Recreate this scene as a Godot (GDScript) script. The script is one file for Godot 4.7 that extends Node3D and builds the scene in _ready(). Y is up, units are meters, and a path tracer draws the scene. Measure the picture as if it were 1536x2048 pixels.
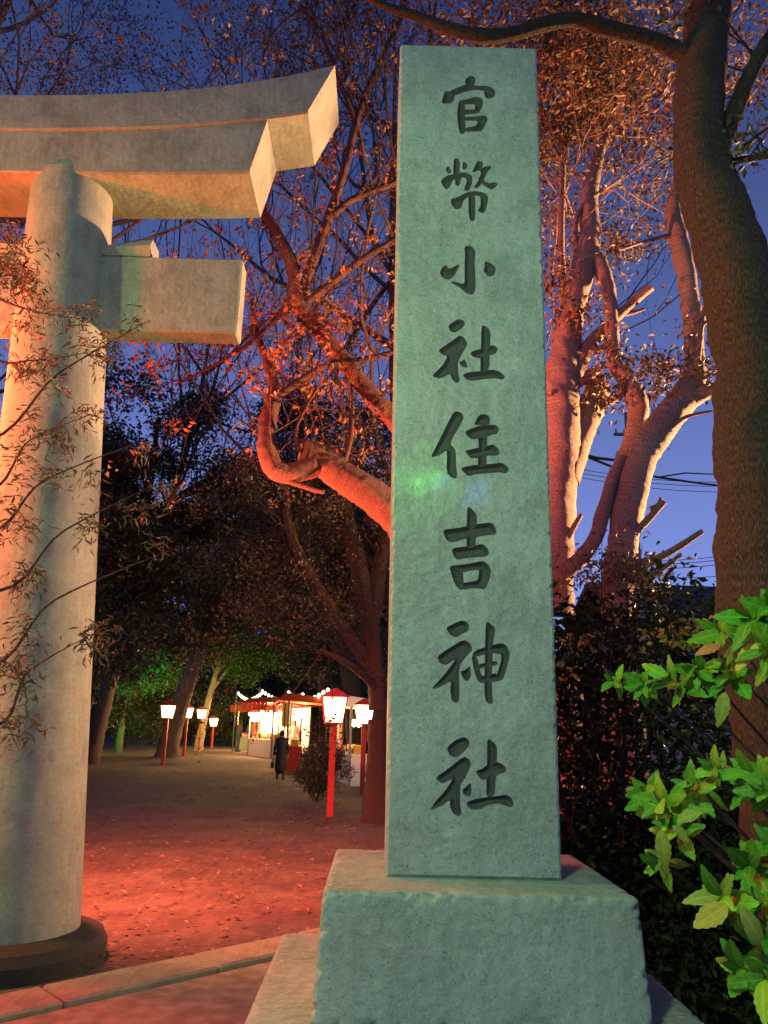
extends Node3D
# A shrine entrance at dusk: inscribed stone pillar, stone torii, lantern-lit approach, trees and shrubs.

const CHARACTERS = [
	[
		[15, 4146, 34, 4137, 35, 4112, 24, 4089, 4, 4093, -9, 4108, -5, 4127],
		[-90, 4063, -55, 4059, -50, 4033, -61, 4001, -101, 3995, -106, 4009, -99, 4036],
		[-75, 4063, -24, 4088, 9, 4107, 39, 4092, 83, 4096, 116, 4079, 119, 4052, 108, 4034, 82, 4028, 73, 4046, 72, 4068, 39, 4072, 2, 4064, -35, 4047, -53, 4037],
		[-37, 4011, -9, 4016, -6, 3858, -21, 3844, -33, 3857, -42, 3935],
		[-37, 4013, 9, 4026, 38, 4038, 66, 4028, 67, 4001, 56, 3965, 31, 3969, 35, 4000, -9, 3994],
		[-17, 3971, 53, 3973, 52, 3953, -17, 3944],
		[-13, 3932, 52, 3939, 74, 3946, 87, 3927, 74, 3895, 59, 3864, 41, 3862, -10, 3859, -10, 3879, 37, 3890, 47, 3916, -13, 3914],
	],
	[
		[-55, 3732, -30, 3724, -32, 3652, -59, 3647],
		[-91, 3676, -75, 3693, -62, 3660, -78, 3651],
		[-18, 3716, 0, 3704, -2, 3678, -21, 3674],
		[-75, 3647, -14, 3665, 18, 3650, 21, 3625, 10, 3583, -4, 3570, -15, 3582, -2, 3620, -7, 3636, -25, 3636, -29, 3615, -36, 3594, -50, 3602, -50, 3627, -60, 3622, -68, 3597, -82, 3576, -96, 3588, -110, 3620, -85, 3642],
		[43, 3722, 66, 3712, 57, 3680, 36, 3667, 18, 3662, 29, 3692],
		[36, 3680, 93, 3698, 100, 3688, 80, 3666, 71, 3639, 56, 3609, 40, 3587, 25, 3591, 42, 3621, 53, 3651, 55, 3667],
		[39, 3642, 57, 3638, 78, 3614, 117, 3619, 123, 3607, 98, 3581, 77, 3593, 53, 3613],
		[-67, 3535, -39, 3544, -1, 3570, 35, 3575, 70, 3568, 84, 3548, 76, 3498, 65, 3470, 38, 3481, 52, 3506, 52, 3547, 35, 3555, -15, 3537, -25, 3491, -50, 3486, -66, 3510],
		[3, 3574, 31, 3571, 30, 3448, 20, 3428, 4, 3447],
	],
	[
		[-15, 3317, 8, 3324, 30, 3304, 26, 3244, 29, 3171, 29, 3128, 19, 3106, -3, 3109, -19, 3124, -45, 3143, -67, 3157, -59, 3164, -16, 3150, -13, 3170, -14, 3243, -11, 3280],
		[-85, 3235, -75, 3214, -32, 3241, -35, 3224, -58, 3179, -77, 3166, -101, 3178, -111, 3198, -100, 3222],
		[65, 3257, 88, 3248, 107, 3232, 107, 3206, 94, 3188, 78, 3187, 59, 3212, 65, 3227],
	],
	[
		[-78, 2971, -39, 3001, -17, 2994, -12, 2977, -26, 2959, -51, 2941, -69, 2947],
		[-114, 2866, -89, 2887, -51, 2916, -33, 2931, -17, 2924, -4, 2900, -8, 2883, -26, 2851, -41, 2817, -38, 2769, -33, 2742, -45, 2732, -61, 2748, -69, 2772, -89, 2759, -107, 2750, -129, 2755, -135, 2763, -120, 2780, -95, 2808, -78, 2843, -101, 2849],
		[-37, 2820, -22, 2824, -17, 2838, -3, 2804, -8, 2794, -27, 2803],
		[50, 2972, 62, 2977, 84, 2955, 82, 2889, 77, 2786, 45, 2778, 44, 2836, 47, 2881],
		[6, 2856, 14, 2866, 49, 2878, 83, 2894, 105, 2890, 111, 2876, 102, 2858, 77, 2851, 45, 2836, 17, 2842],
		[-22, 2766, -8, 2778, 42, 2785, 88, 2793, 116, 2787, 135, 2767, 134, 2757, 125, 2752, 97, 2758, 48, 2751, 7, 2743, -11, 2751],
	],
	[
		[-56, 2620, -34, 2620, -21, 2609, -19, 2591, -36, 2559, -58, 2519, -69, 2492, -51, 2473, -47, 2450, -47, 2404, -43, 2374, -46, 2362, -62, 2362, -82, 2382, -80, 2464, -87, 2464, -111, 2444, -140, 2438, -117, 2487, -88, 2550],
		[17, 2568, 37, 2610, 63, 2613, 78, 2602, 76, 2570, 44, 2569],
		[-16, 2542, 11, 2556, 48, 2569, 92, 2572, 105, 2567, 110, 2551, 104, 2536, 84, 2533, 66, 2523, 33, 2516, 11, 2511, -7, 2525],
		[33, 2526, 66, 2531, 67, 2492, 63, 2453, 64, 2415, 32, 2406, 32, 2452, 35, 2483],
		[-15, 2468, 4, 2473, 33, 2481, 69, 2490, 87, 2496, 105, 2481, 111, 2464, 103, 2452, 69, 2451, 32, 2441, 7, 2438, -7, 2455],
		[-31, 2399, -15, 2407, 32, 2416, 76, 2419, 119, 2426, 137, 2413, 144, 2400, 136, 2384, 111, 2389, 68, 2384, 21, 2379, -1, 2369, -19, 2384],
	],
	[
		[-7, 2255, 0, 2257, 23, 2234, 27, 2219, 23, 2153, 21, 2106, -11, 2106, -11, 2152, -9, 2211],
		[-94, 2170, -34, 2179, 23, 2193, 82, 2202, 95, 2173, 93, 2157, 69, 2155, 23, 2146, -20, 2138, -58, 2124, -79, 2129, -90, 2150],
		[-64, 2104, -16, 2111, 23, 2117, 47, 2123, 65, 2104, 68, 2086, 57, 2077, 22, 2074, -20, 2068, -44, 2062, -58, 2079],
		[-72, 2041, -44, 2040, -23, 2023, -22, 1985, -20, 1960, -31, 1955, -48, 1970, -60, 1998],
		[-72, 2041, -27, 2046, 22, 2056, 47, 2062, 67, 2047, 75, 2026, 67, 1994, 54, 1962, 42, 1962, 25, 1982, 32, 2018, 32, 2030, 1, 2026, -23, 2018, -51, 2030],
		[-27, 1981, -10, 1985, 15, 1989, 35, 1997, 56, 1976, 52, 1960, 35, 1963, 7, 1964, -24, 1957],
	],
	[
		[-84, 1826, -55, 1841, -32, 1852, -12, 1849, -3, 1834, -6, 1817, -29, 1806, -47, 1793, -68, 1801],
		[-114, 1728, -70, 1759, -21, 1789, 1, 1775, 8, 1753, -10, 1734, -29, 1712, -38, 1686, -37, 1647, -37, 1586, -47, 1577, -62, 1585, -68, 1614, -64, 1650, -95, 1631, -123, 1620, -127, 1627, -103, 1652, -77, 1682, -47, 1724, -81, 1700, -103, 1707],
		[-33, 1683, -18, 1685, 0, 1703, 2, 1666, -7, 1649, -22, 1654, -31, 1670],
		[54, 1851, 65, 1847, 86, 1829, 83, 1807, 77, 1777, 72, 1649, 73, 1596, 76, 1582, 66, 1576, 51, 1585, 46, 1613, 49, 1721, 50, 1776],
		[16, 1750, 31, 1757, 68, 1769, 105, 1780, 124, 1771, 135, 1745, 126, 1709, 115, 1672, 105, 1654, 85, 1653, 89, 1675, 103, 1715, 105, 1741, 90, 1744, 68, 1744, 38, 1736, 23, 1732, 5, 1735],
		[3, 1737, 23, 1732, 37, 1670, 52, 1645, 37, 1643, 22, 1655, 12, 1688],
		[27, 1706, 53, 1712, 90, 1720, 93, 1706, 52, 1694, 30, 1692],
		[30, 1666, 52, 1671, 89, 1679, 105, 1665, 103, 1654, 52, 1645, 33, 1648],
	],
	[
		[-80, 1435, -51, 1460, -22, 1471, -8, 1464, -2, 1447, -23, 1423, -48, 1404, -69, 1411],
		[-114, 1342, -69, 1374, -23, 1410, -5, 1402, 1, 1382, -16, 1348, -34, 1321, -35, 1301, -35, 1257, -30, 1234, -41, 1226, -58, 1234, -69, 1257, -67, 1276, -94, 1256, -129, 1242, -132, 1245, -115, 1269, -83, 1303, -57, 1342, -90, 1323, -106, 1332],
		[-28, 1307, -16, 1316, 0, 1331, 2, 1301, -4, 1285, -16, 1288, -27, 1297],
		[54, 1466, 64, 1464, 86, 1446, 85, 1398, 80, 1337, 76, 1290, 49, 1286, 50, 1336, 53, 1394],
		[15, 1366, 34, 1371, 56, 1387, 78, 1396, 99, 1391, 115, 1378, 113, 1364, 91, 1357, 63, 1343, 34, 1337, 22, 1352],
		[-16, 1268, 5, 1278, 48, 1286, 83, 1290, 115, 1296, 133, 1284, 137, 1260, 125, 1256, 90, 1269, 54, 1263, 26, 1247, 1, 1248, -11, 1256],
	],
]

const SKY_TOP := Color(0.06, 0.145, 0.33)
const SKY_HORIZON := Color(0.575, 0.665, 1.0)

var rng := RandomNumberGenerator.new()
var M := {}
var used := {}
var lump_noise := FastNoiseLite.new()


# ---------------------------------------------------------------- helpers

func numbered(called: String) -> String:
	if not used.has(called):
		used[called] = 0
		return called
	used[called] += 1
	return "%s_%03d" % [called, used[called]]


func tag(o: Node, label := "", category := "", group := "", kind := "") -> Node:
	if label: o.set_meta("label", label)
	if category: o.set_meta("category", category)
	if group: o.set_meta("group", group)
	if kind: o.set_meta("kind", kind)
	return o


func thing(called: String, at: Vector3, turn := 0.0, label := "", category := "", group := "") -> Node3D:
	var o := Node3D.new()
	o.name = numbered(called)
	add_child(o)
	o.position = at
	o.rotation.y = turn
	tag(o, label, category, group)
	return o


func new_st() -> SurfaceTool:
	var st := SurfaceTool.new()
	st.begin(Mesh.PRIMITIVE_TRIANGLES)
	return st


func part(st: SurfaceTool, called: String, mat: Material, parent: Node) -> MeshInstance3D:
	return meshed(st.commit(), called, mat, parent)


func meshed(mesh: Mesh, called: String, mat: Material, parent: Node) -> MeshInstance3D:
	var o := MeshInstance3D.new()
	o.name = called
	o.mesh = mesh
	o.material_override = mat
	parent.add_child(o, true)
	return o


func structure(st: SurfaceTool, called: String, mat: Material) -> MeshInstance3D:
	var o := part(st, called, mat, self)
	tag(o, "", "", "", "structure")
	return o


# A convex face: flat normal pointing away from middle, wound clockwise from outside.
func face(st: SurfaceTool, pts: Array, middle: Vector3) -> void:
	var c := Vector3.ZERO
	for p in pts: c += p
	c /= pts.size()
	var n: Vector3 = Vector3.ZERO
	for k in range(1, pts.size() - 1):
		n += (pts[k] - pts[0]).cross(pts[k + 1] - pts[0])
	if n.length() < 1e-12: return
	n = n.normalized()
	if n.dot(c - middle) > 0:
		pts = pts.duplicate()
		pts.reverse()
	else:
		n = -n
	st.set_normal(n)
	for k in range(1, pts.size() - 1):
		st.add_vertex(pts[0]); st.add_vertex(pts[k]); st.add_vertex(pts[k + 1])


# Eight corners indexed x + 2y + 4z, with bevelled edges.
func hexa(st: SurfaceTool, c: Array, bev := 0.0) -> void:
	var mid := Vector3.ZERO
	for p in c: mid += p / 8.0
	var lx: float = (c[1] - c[0]).length(); var ly: float = (c[2] - c[0]).length(); var lz: float = (c[4] - c[0]).length()
	var b := Vector3(minf(bev / lx, .49), minf(bev / ly, .49), minf(bev / lz, .49))
	var m := func(t: Vector3) -> Vector3:
		var x0: Vector3 = c[0].lerp(c[1], t.x).lerp(c[2].lerp(c[3], t.x), t.y)
		var x1: Vector3 = c[4].lerp(c[5], t.x).lerp(c[6].lerp(c[7], t.x), t.y)
		return x0.lerp(x1, t.z)
	if bev <= 0.0:
		for a in 3:
			for s in 2:
				var q := []
				for k in [[0, 0], [1, 0], [1, 1], [0, 1]]:
					var t := Vector3.ZERO
					t[a] = s; t[(a + 1) % 3] = k[0]; t[(a + 2) % 3] = k[1]
					q.append(m.call(t))
				face(st, q, mid)
		return
	for a in 3:
		var u := (a + 1) % 3
		var v := (a + 2) % 3
		for s in 2:
			var q := []
			for k in [[0, 0], [1, 0], [1, 1], [0, 1]]:
				var t := Vector3.ZERO
				t[a] = s
				t[u] = lerpf(b[u], 1 - b[u], k[0]); t[v] = lerpf(b[v], 1 - b[v], k[1])
				q.append(m.call(t))
			face(st, q, mid)
		for su in 2:
			for sv in 2:
				var q := []
				for k in [[0, 0], [1, 0], [1, 1], [0, 1]]:
					var t := Vector3.ZERO
					t[a] = lerpf(b[a], 1 - b[a], k[0])
					if k[1] == 0:
						t[u] = su; t[v] = lerpf(b[v], 1 - b[v], sv)
					else:
						t[v] = sv; t[u] = lerpf(b[u], 1 - b[u], su)
					q.append(m.call(t))
				face(st, q, mid)
	for k in 8:
		var s := Vector3(k & 1, (k >> 1) & 1, k >> 2)
		var q := []
		for a in 3:
			var t := Vector3.ZERO
			for e in 3: t[e] = s[e] if e == a else lerpf(b[e], 1 - b[e], s[e])
			q.append(m.call(t))
		face(st, q, mid)


# A worn block: rounded edges, broken here and there, on a fine grid that follows the eight corners.
func worn_block(st: SurfaceTool, c: Array, r: float, cell: float, wear: float) -> void:
	var size := Vector3((c[1] - c[0]).length(), (c[2] - c[0]).length(), (c[4] - c[0]).length())
	var at := func(t: Vector3) -> Vector3:
		var q := t * size
		var inner := q.clamp(Vector3.ONE * r, size - Vector3.ONE * r)
		var d := q - inner
		if d.length() > 1e-9: q = inner + d.normalized() * r
		# broken edges: bite in where two faces meet
		var edge := Vector3(minf(t.x, 1 - t.x) * size.x, minf(t.y, 1 - t.y) * size.y, minf(t.z, 1 - t.z) * size.z)
		var near := [edge.x, edge.y, edge.z]
		near.sort()
		var bite := clampf(1.0 - near[1] / .03, 0, 1) * maxf(0.0, lump_noise.get_noise_3dv(q * 9.0 + c[0]) - .12) * wear
		q = q.move_toward(size * .5, bite + lump_noise.get_noise_3dv(q * 5.0) * .0012)
		var u := q / size
		var x0: Vector3 = c[0].lerp(c[1], u.x).lerp(c[2].lerp(c[3], u.x), u.y)
		var x1: Vector3 = c[4].lerp(c[5], u.x).lerp(c[6].lerp(c[7], u.x), u.y)
		return x0.lerp(x1, u.z)
	st.set_smooth_group(0)
	for a in 3:
		var u := (a + 1) % 3
		var v := (a + 2) % 3
		var nu := int(ceil(size[u] / cell)); var nv := int(ceil(size[v] / cell))
		for s in 2:
			var grid := []
			for i in nu + 1:
				var row := PackedVector3Array()
				for k in nv + 1:
					var t := Vector3.ZERO
					t[a] = s; t[u] = float(i) / nu; t[v] = float(k) / nv
					row.append(at.call(t))
				grid.append(row)
			for i in nu:
				for k in nv:
					var q := [grid[i][k], grid[i + 1][k], grid[i + 1][k + 1], grid[i][k + 1]]
					for e in ([0, 2, 1, 0, 3, 2] if s == 1 else [0, 1, 2, 0, 2, 3]): st.add_vertex(q[e])
	st.index()
	st.generate_normals()


func block_corners(lo0: Vector2, hi0: Vector2, y0: float, lo1: Vector2, hi1: Vector2, y1: float) -> Array:
	return [Vector3(lo0.x, y0, lo0.y), Vector3(hi0.x, y0, lo0.y), Vector3(lo1.x, y1, lo1.y), Vector3(hi1.x, y1, lo1.y), Vector3(lo0.x, y0, hi0.y), Vector3(hi0.x, y0, hi0.y), Vector3(lo1.x, y1, hi1.y), Vector3(hi1.x, y1, hi1.y)]


func box(st: SurfaceTool, lo: Vector3, hi: Vector3, bev := 0.0, xf := Transform3D()) -> void:
	var c := []
	for k in 8:
		c.append(xf * Vector3(hi.x if k & 1 else lo.x, hi.y if k & 2 else lo.y, hi.z if k & 4 else lo.z))
	hexa(st, c, bev)


# x half widths and z ranges at two heights
func frustum(st: SurfaceTool, lo0: Vector2, hi0: Vector2, y0: float, lo1: Vector2, hi1: Vector2, y1: float, bev := 0.0) -> void:
	hexa(st, [Vector3(lo0.x, y0, lo0.y), Vector3(hi0.x, y0, lo0.y), Vector3(lo1.x, y1, lo1.y), Vector3(hi1.x, y1, lo1.y), Vector3(lo0.x, y0, hi0.y), Vector3(hi0.x, y0, hi0.y), Vector3(lo1.x, y1, hi1.y), Vector3(hi1.x, y1, hi1.y)], bev)


# a start along the bark that differs from limb to limb
func rng_v(p: Vector3) -> float:
	return fposmod(p.x * 3.7 + p.y * 1.3 + p.z * 2.1, 1.0)


func tube(st: SurfaceTool, pts: PackedVector3Array, rad: PackedFloat32Array, sides := 8, cap := true, lumps := 0.0) -> void:
	var n := pts.size()
	if n < 2: return
	var rings: Array[PackedVector3Array] = []
	var norms: Array[PackedVector3Array] = []
	var up := Vector3.UP
	var t := (pts[1] - pts[0]).normalized()
	if absf(t.dot(up)) > .9: up = Vector3.RIGHT
	var side := t.cross(up).normalized()
	for i in n:
		var d := (pts[mini(i + 1, n - 1)] - pts[maxi(i - 1, 0)]).normalized()
		side = (side - d * side.dot(d)).normalized()
		var fwd := d.cross(side)
		var ring := PackedVector3Array(); var nr := PackedVector3Array()
		for k in sides:
			var a := TAU * k / sides
			var v := side * cos(a) + fwd * sin(a)
			var r := rad[i]
			if lumps > 0.0:
				var q := pts[i] + v * r
				r *= 1.0 + lumps * (lump_noise.get_noise_3dv(q) * 1.3 + lump_noise.get_noise_3dv(q * 3.7) * .7)
			ring.append(pts[i] + v * r); nr.append(v)
		rings.append(ring); norms.append(nr)
	if lumps > 0.0:
		for i in n:
			for k in sides:
				var along := rings[mini(i + 1, n - 1)][k] - rings[maxi(i - 1, 0)][k]
				var round := rings[i][(k + 1) % sides] - rings[i][(k + sides - 1) % sides]
				var c := along.cross(round).normalized()
				norms[i][k] = c if c.dot(norms[i][k]) > 0 else -c
	var reps := maxf(1.0, round(TAU * rad[n / 2] / .32))
	var run := PackedFloat32Array([rng_v(pts[0])])
	for i in n - 1: run.append(run[i] + pts[i].distance_to(pts[i + 1]) / .6)
	for i in n - 1:
		for k in sides:
			for e in [[i, k], [i + 1, k], [i, k + 1], [i + 1, k], [i + 1, k + 1], [i, k + 1]]:
				st.set_normal(norms[e[0]][e[1] % sides]); st.set_uv(Vector2(reps * e[1] / sides, run[e[0]])); st.add_vertex(rings[e[0]][e[1] % sides])
	if cap:
		for e in [[0, 1], [n - 1, n - 2]]:
			var d: Vector3 = pts[e[0]] - pts[e[1]]
			face(st, Array(rings[e[0]]), pts[e[0]] - d)


# Flat list x, y, z, r, ... made smooth; bark lumps from noise.
func smooth_path(flat: Array, sub := 6, lump := 0.08) -> Array:
	var p := PackedVector3Array(); var r := PackedFloat32Array()
	var n := flat.size() / 4
	var g := func(i: int) -> Vector4:
		i = clampi(i, 0, n - 1)
		return Vector4(flat[i * 4], flat[i * 4 + 1], flat[i * 4 + 2], flat[i * 4 + 3])
	for i in n - 1:
		var a: Vector4 = g.call(i - 1); var b: Vector4 = g.call(i); var c: Vector4 = g.call(i + 1); var d: Vector4 = g.call(i + 2)
		for k in sub + (1 if i == n - 2 else 0):
			var t := float(k) / sub
			var v := 0.5 * (2.0 * b + (c - a) * t + (2.0 * a - 5.0 * b + 4.0 * c - d) * t * t + (3.0 * b - a - 3.0 * c + d) * t * t * t)
			p.append(Vector3(v.x, v.y, v.z)); r.append(maxf(v.w, 0.002) * (1.0 + rng.randf_range(-lump, lump)))
	return [p, r]


func limb(st: SurfaceTool, flat: Array, sides := 9, sub := 6) -> Array:
	var s := smooth_path(flat, sub, 0.0 if sides >= 9 else .05)
	if sides >= 9: s = finer(s)
	tube(st, s[0], s[1], sides + (6 if sides >= 9 else 0), true, .15 if sides >= 9 else 0.0)
	return s


func finer(s: Array) -> Array:
	var p: PackedVector3Array = s[0]; var r: PackedFloat32Array = s[1]
	var q := PackedVector3Array(); var u := PackedFloat32Array()
	for i in p.size() - 1:
		q.append(p[i]); u.append(r[i])
		q.append((p[i] + p[i + 1]) / 2); u.append((r[i] + r[i + 1]) / 2)
	q.append(p[p.size() - 1]); u.append(r[r.size() - 1])
	return [q, u]


# A twig that forks; tips collect places for leaves.
func grow(st: SurfaceTool, p: Vector3, dir: Vector3, length: float, r: float, depth: int, tips: Array, spread := 0.6, lift := 0.12, sides := 5) -> void:
	var pts := PackedVector3Array([p]); var rad := PackedFloat32Array([r])
	var d := dir
	var seg := 4 if depth > 0 else 3
	for k in seg:
		d = (d + Vector3(rng.randfn(), rng.randfn() * .8, rng.randfn()) * .13 + Vector3.UP * lift * .3).normalized()
		p += d * length / seg
		pts.append(p); rad.append(lerpf(r, r * (.62 if depth > 0 else .35), (k + 1.0) / seg))
	tube(st, pts, rad, sides if r > .012 else 3, r > .03)
	if depth <= 1:
		for k in range(1, pts.size()): tips.append(pts[k])
	if depth == 0: return
	var kids := 2 + (1 if rng.randf() < .55 else 0)
	for k in kids:
		var at := pts.size() - 1 if k < 2 else 2
		var axis := d.cross(Vector3(rng.randfn(), rng.randfn(), rng.randfn())).normalized()
		var nd := d.rotated(axis, rng.randf_range(.35, 1.0) * spread * (1.0 if k else .5))
		nd = (nd + Vector3.UP * lift).normalized()
		grow(st, pts[at], nd, length * rng.randf_range(.62, .85), rad[at] * (.95 if k == 0 else .7), depth - 1, tips, spread, lift, sides)


func lathe(st: SurfaceTool, prof: Array, sides := 24, at := Vector3.ZERO) -> void:
	# prof: Vector2(r, y) from bottom to top; smooth normals
	var n := prof.size()
	for i in n - 1:
		var a: Vector2 = prof[i]; var b: Vector2 = prof[i + 1]
		var t := (b - a).normalized()
		var nr := Vector2(t.y, -t.x)
		for k in sides:
			var q := []
			for e in [[k, a], [k + 1, a], [k + 1, b], [k, b]]:
				var an: float = TAU * e[0] / sides
				q.append([at + Vector3(cos(an) * e[1].x, e[1].y, sin(an) * e[1].x), Vector3(cos(an) * nr.x, nr.y, sin(an) * nr.x)])
			for e in [0, 1, 2, 0, 2, 3]:
				st.set_normal(q[e][1]); st.add_vertex(q[e][0])


func srgb(r: float, g: float, b: float) -> Color:
	return Color(r, g, b).linear_to_srgb()


func stone_texture(seed_: int, lo: Color, hi: Color, speck: float, size := 640, stain := 0.0) -> ImageTexture:
	var n := FastNoiseLite.new()
	n.seed = seed_; n.frequency = .006; n.fractal_octaves = 5
	var coarse := n.get_seamless_image(size, size)
	n.seed = seed_ + 7; n.frequency = .09; n.fractal_octaves = 3
	var fine := n.get_seamless_image(size, size)
	n.seed = seed_ + 9; n.frequency = .012; n.fractal_octaves = 4
	var blots := n.get_seamless_image(size, size)
	var im := Image.create(size, size, false, Image.FORMAT_RGB8)
	var r := RandomNumberGenerator.new()
	r.seed = seed_
	for y in size:
		for x in size:
			var v := coarse.get_pixel(x, y).r * .40 + fine.get_pixel(x, y).r * .25 + blots.get_pixel((x * 5) % size, y).r * .35
			var c := lo.lerp(hi, clampf((v - .25) * 2.0, 0, 1))
			var k := r.randf()
			if k < .045: c = c.lerp(Color(.02, .02, .02), speck * r.randf_range(.25, .8))
			elif k > .91: c = c.lerp(Color(.95, .95, .9), speck * r.randf_range(.2, .8))
			if stain > 0.0:
				var s := smoothstep(.56, .72, blots.get_pixel(x, y).r)
				c = c.lerp(c * .45, s * stain)
			im.set_pixel(x, y, c)
	return ImageTexture.create_from_image(im)


func noise_texture(seed_: int, freq: float, stops: Array, octaves := 5, size := 512) -> ImageTexture:
	var n := FastNoiseLite.new()
	n.seed = seed_; n.frequency = freq; n.fractal_octaves = octaves
	var g := n.get_seamless_image(size, size)
	var im := Image.create(size, size, false, Image.FORMAT_RGB8)
	var gr := Gradient.new()
	gr.offsets = PackedFloat32Array(); gr.colors = PackedColorArray()
	for s in stops: gr.add_point(s[0], s[1])
	for y in size:
		for x in size: im.set_pixel(x, y, gr.sample(g.get_pixel(x, y).r))
	return ImageTexture.create_from_image(im)


func bark_texture(seed_: int, freq: float, stops: Array, octaves := 5, size := 512) -> ImageTexture:
	var im := noise_texture(seed_, freq, stops, octaves, size).get_image()
	var out := Image.create(size, size, false, Image.FORMAT_RGB8)
	for y in size:
		for x in size: out.set_pixel(x, y, im.get_pixel(posmod(x * 4 + int(9.0 * sin(y * TAU / size * 3.0)), size), y).lerp(im.get_pixel(x, y), .35))
	return ImageTexture.create_from_image(out)


func mat(called: String, color: Color, rough := .8, tex: Texture2D = null, scale := Vector3.ONE, bump: Texture2D = null, bump_cm := 0.0) -> StandardMaterial3D:
	var m := StandardMaterial3D.new()
	m.resource_name = called
	m.albedo_color = color
	m.roughness = rough
	if tex or bump:
		m.uv1_triplanar = true
		m.uv1_world_triplanar = true
		m.uv1_scale = scale
	if tex: m.albedo_texture = tex
	if bump:
		m.heightmap_enabled = true
		m.heightmap_texture = bump
		m.heightmap_scale = bump_cm
	M[called] = m
	return m


func bark_mat(called: String, tint: Color, tex: Texture2D, relief: Texture2D, cm: float) -> void:
	var m := mat(called, tint, .92)
	m.albedo_texture = tex
	m.heightmap_enabled = true
	m.heightmap_texture = relief
	m.heightmap_scale = cm


func glow(called: String, color: Color, energy: float) -> StandardMaterial3D:
	var m := mat(called, Color(.8, .8, .8), .7)
	m.emission_enabled = true
	m.emission = color
	m.emission_energy_multiplier = energy
	return m


func leafy(called: String, rough := .45) -> StandardMaterial3D:
	var m := mat(called, Color.WHITE, rough)
	m.vertex_color_use_as_albedo = true
	m.backlight_enabled = true
	m.backlight = Color(.25, .25, .12)
	m.cull_mode = BaseMaterial3D.CULL_DISABLED
	return m


func omni(parent: Node, at: Vector3, color: Color, energy: float, size := .12) -> OmniLight3D:
	var l := OmniLight3D.new()
	l.name = "light"
	l.light_color = color
	l.light_energy = energy
	l.light_size = size
	l.omni_range = 60
	l.omni_attenuation = 2
	l.shadow_enabled = true
	parent.add_child(l, true)
	l.position = at
	return l


# A spray: leaves round a short twig, each leaf two triangles folded on its midrib.
func spray_mesh(n: int, radius: float, leaf: float, wide: float, seed_: int, droop := 0.0, flat := 0.7) -> ArrayMesh:
	var st := new_st()
	var r := RandomNumberGenerator.new()
	r.seed = seed_
	for k in n:
		var p := Vector3(r.randfn(), r.randfn() * flat, r.randfn()) * radius * .5
		var d := (Vector3(r.randfn(), r.randfn() * .6 - droop, r.randfn())).normalized()
		var s := d.cross(Vector3(r.randfn(), 1.2, r.randfn())).normalized()
		var nn := s.cross(d)
		var l := leaf * r.randf_range(.7, 1.25)
		var w := l * wide * .5
		var a := p; var t := p + d * l - nn * l * .12
		var m1 := p + d * l * .45 + s * w + nn * w * .4
		var m2 := p + d * l * .45 - s * w + nn * w * .4
		for f in [[a, m1, t], [a, t, m2]]:
			st.set_normal((f[2] - f[0]).cross(f[1] - f[0]).normalized())
			for v in f: st.add_vertex(v)
	return st.commit()


func scatter(parent: Node, called: String, pts: Array, mesh: Mesh, m: Material, colors: Array, lo := .8, hi := 1.25, tilt := 1.0) -> MultiMeshInstance3D:
	var mm := MultiMesh.new()
	mm.transform_format = MultiMesh.TRANSFORM_3D
	mm.use_colors = true
	mm.mesh = mesh
	mm.instance_count = pts.size()
	for i in pts.size():
		var b := Basis.from_euler(Vector3(rng.randf_range(-tilt, tilt), rng.randf() * TAU, rng.randf_range(-tilt, tilt))).scaled(Vector3.ONE * rng.randf_range(lo, hi))
		mm.set_instance_transform(i, Transform3D(b, pts[i]))
		var a: Color = colors[rng.randi() % colors.size()]
		mm.set_instance_color(i, a.lerp(colors[rng.randi() % colors.size()], rng.randf()) * rng.randf_range(.75, 1.2))
	var o := MultiMeshInstance3D.new()
	o.name = called
	o.multimesh = mm
	o.material_override = m
	parent.add_child(o, true)
	tag(o, "", "", "", "stuff")
	return o


# points on lumpy clumps inside an ellipsoid crown
func clump_points(center: Vector3, half: Vector3, clumps: int, each: int, clump_r: float) -> Array:
	var out := []
	for c in clumps:
		var v := Vector3(rng.randfn(), rng.randfn(), rng.randfn()).normalized() * pow(rng.randf_range(.15, 1.0), .5)
		var cp := center + v * half
		var cr := clump_r * rng.randf_range(.6, 1.3)
		for k in each:
			var q := Vector3(rng.randfn(), rng.randfn() * .55, rng.randfn())
			q = q.normalized() * pow(rng.randf(), .4) * cr
			q.y *= .6
			out.append(cp + q)
	return out


# ---------------------------------------------------------------- scene

func _ready() -> void:
	rng.seed = 20231
	lump_noise.seed = 5
	lump_noise.frequency = 2.6
	setup_camera_and_sky()
	make_materials()
	build_ground()
	build_street_lamps()
	build_red_lanterns()
	build_floodlights()
	build_laser_projector()
	build_monument()
	build_torii()
	build_cherry()
	build_right_trees()
	build_near_tree()
	build_background_trees()
	build_hedge()
	build_leafy_shrub()
	build_overhanging_branches()
	build_approach()
	build_people()
	build_house_and_wires()
	build_fallen_leaves()


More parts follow.
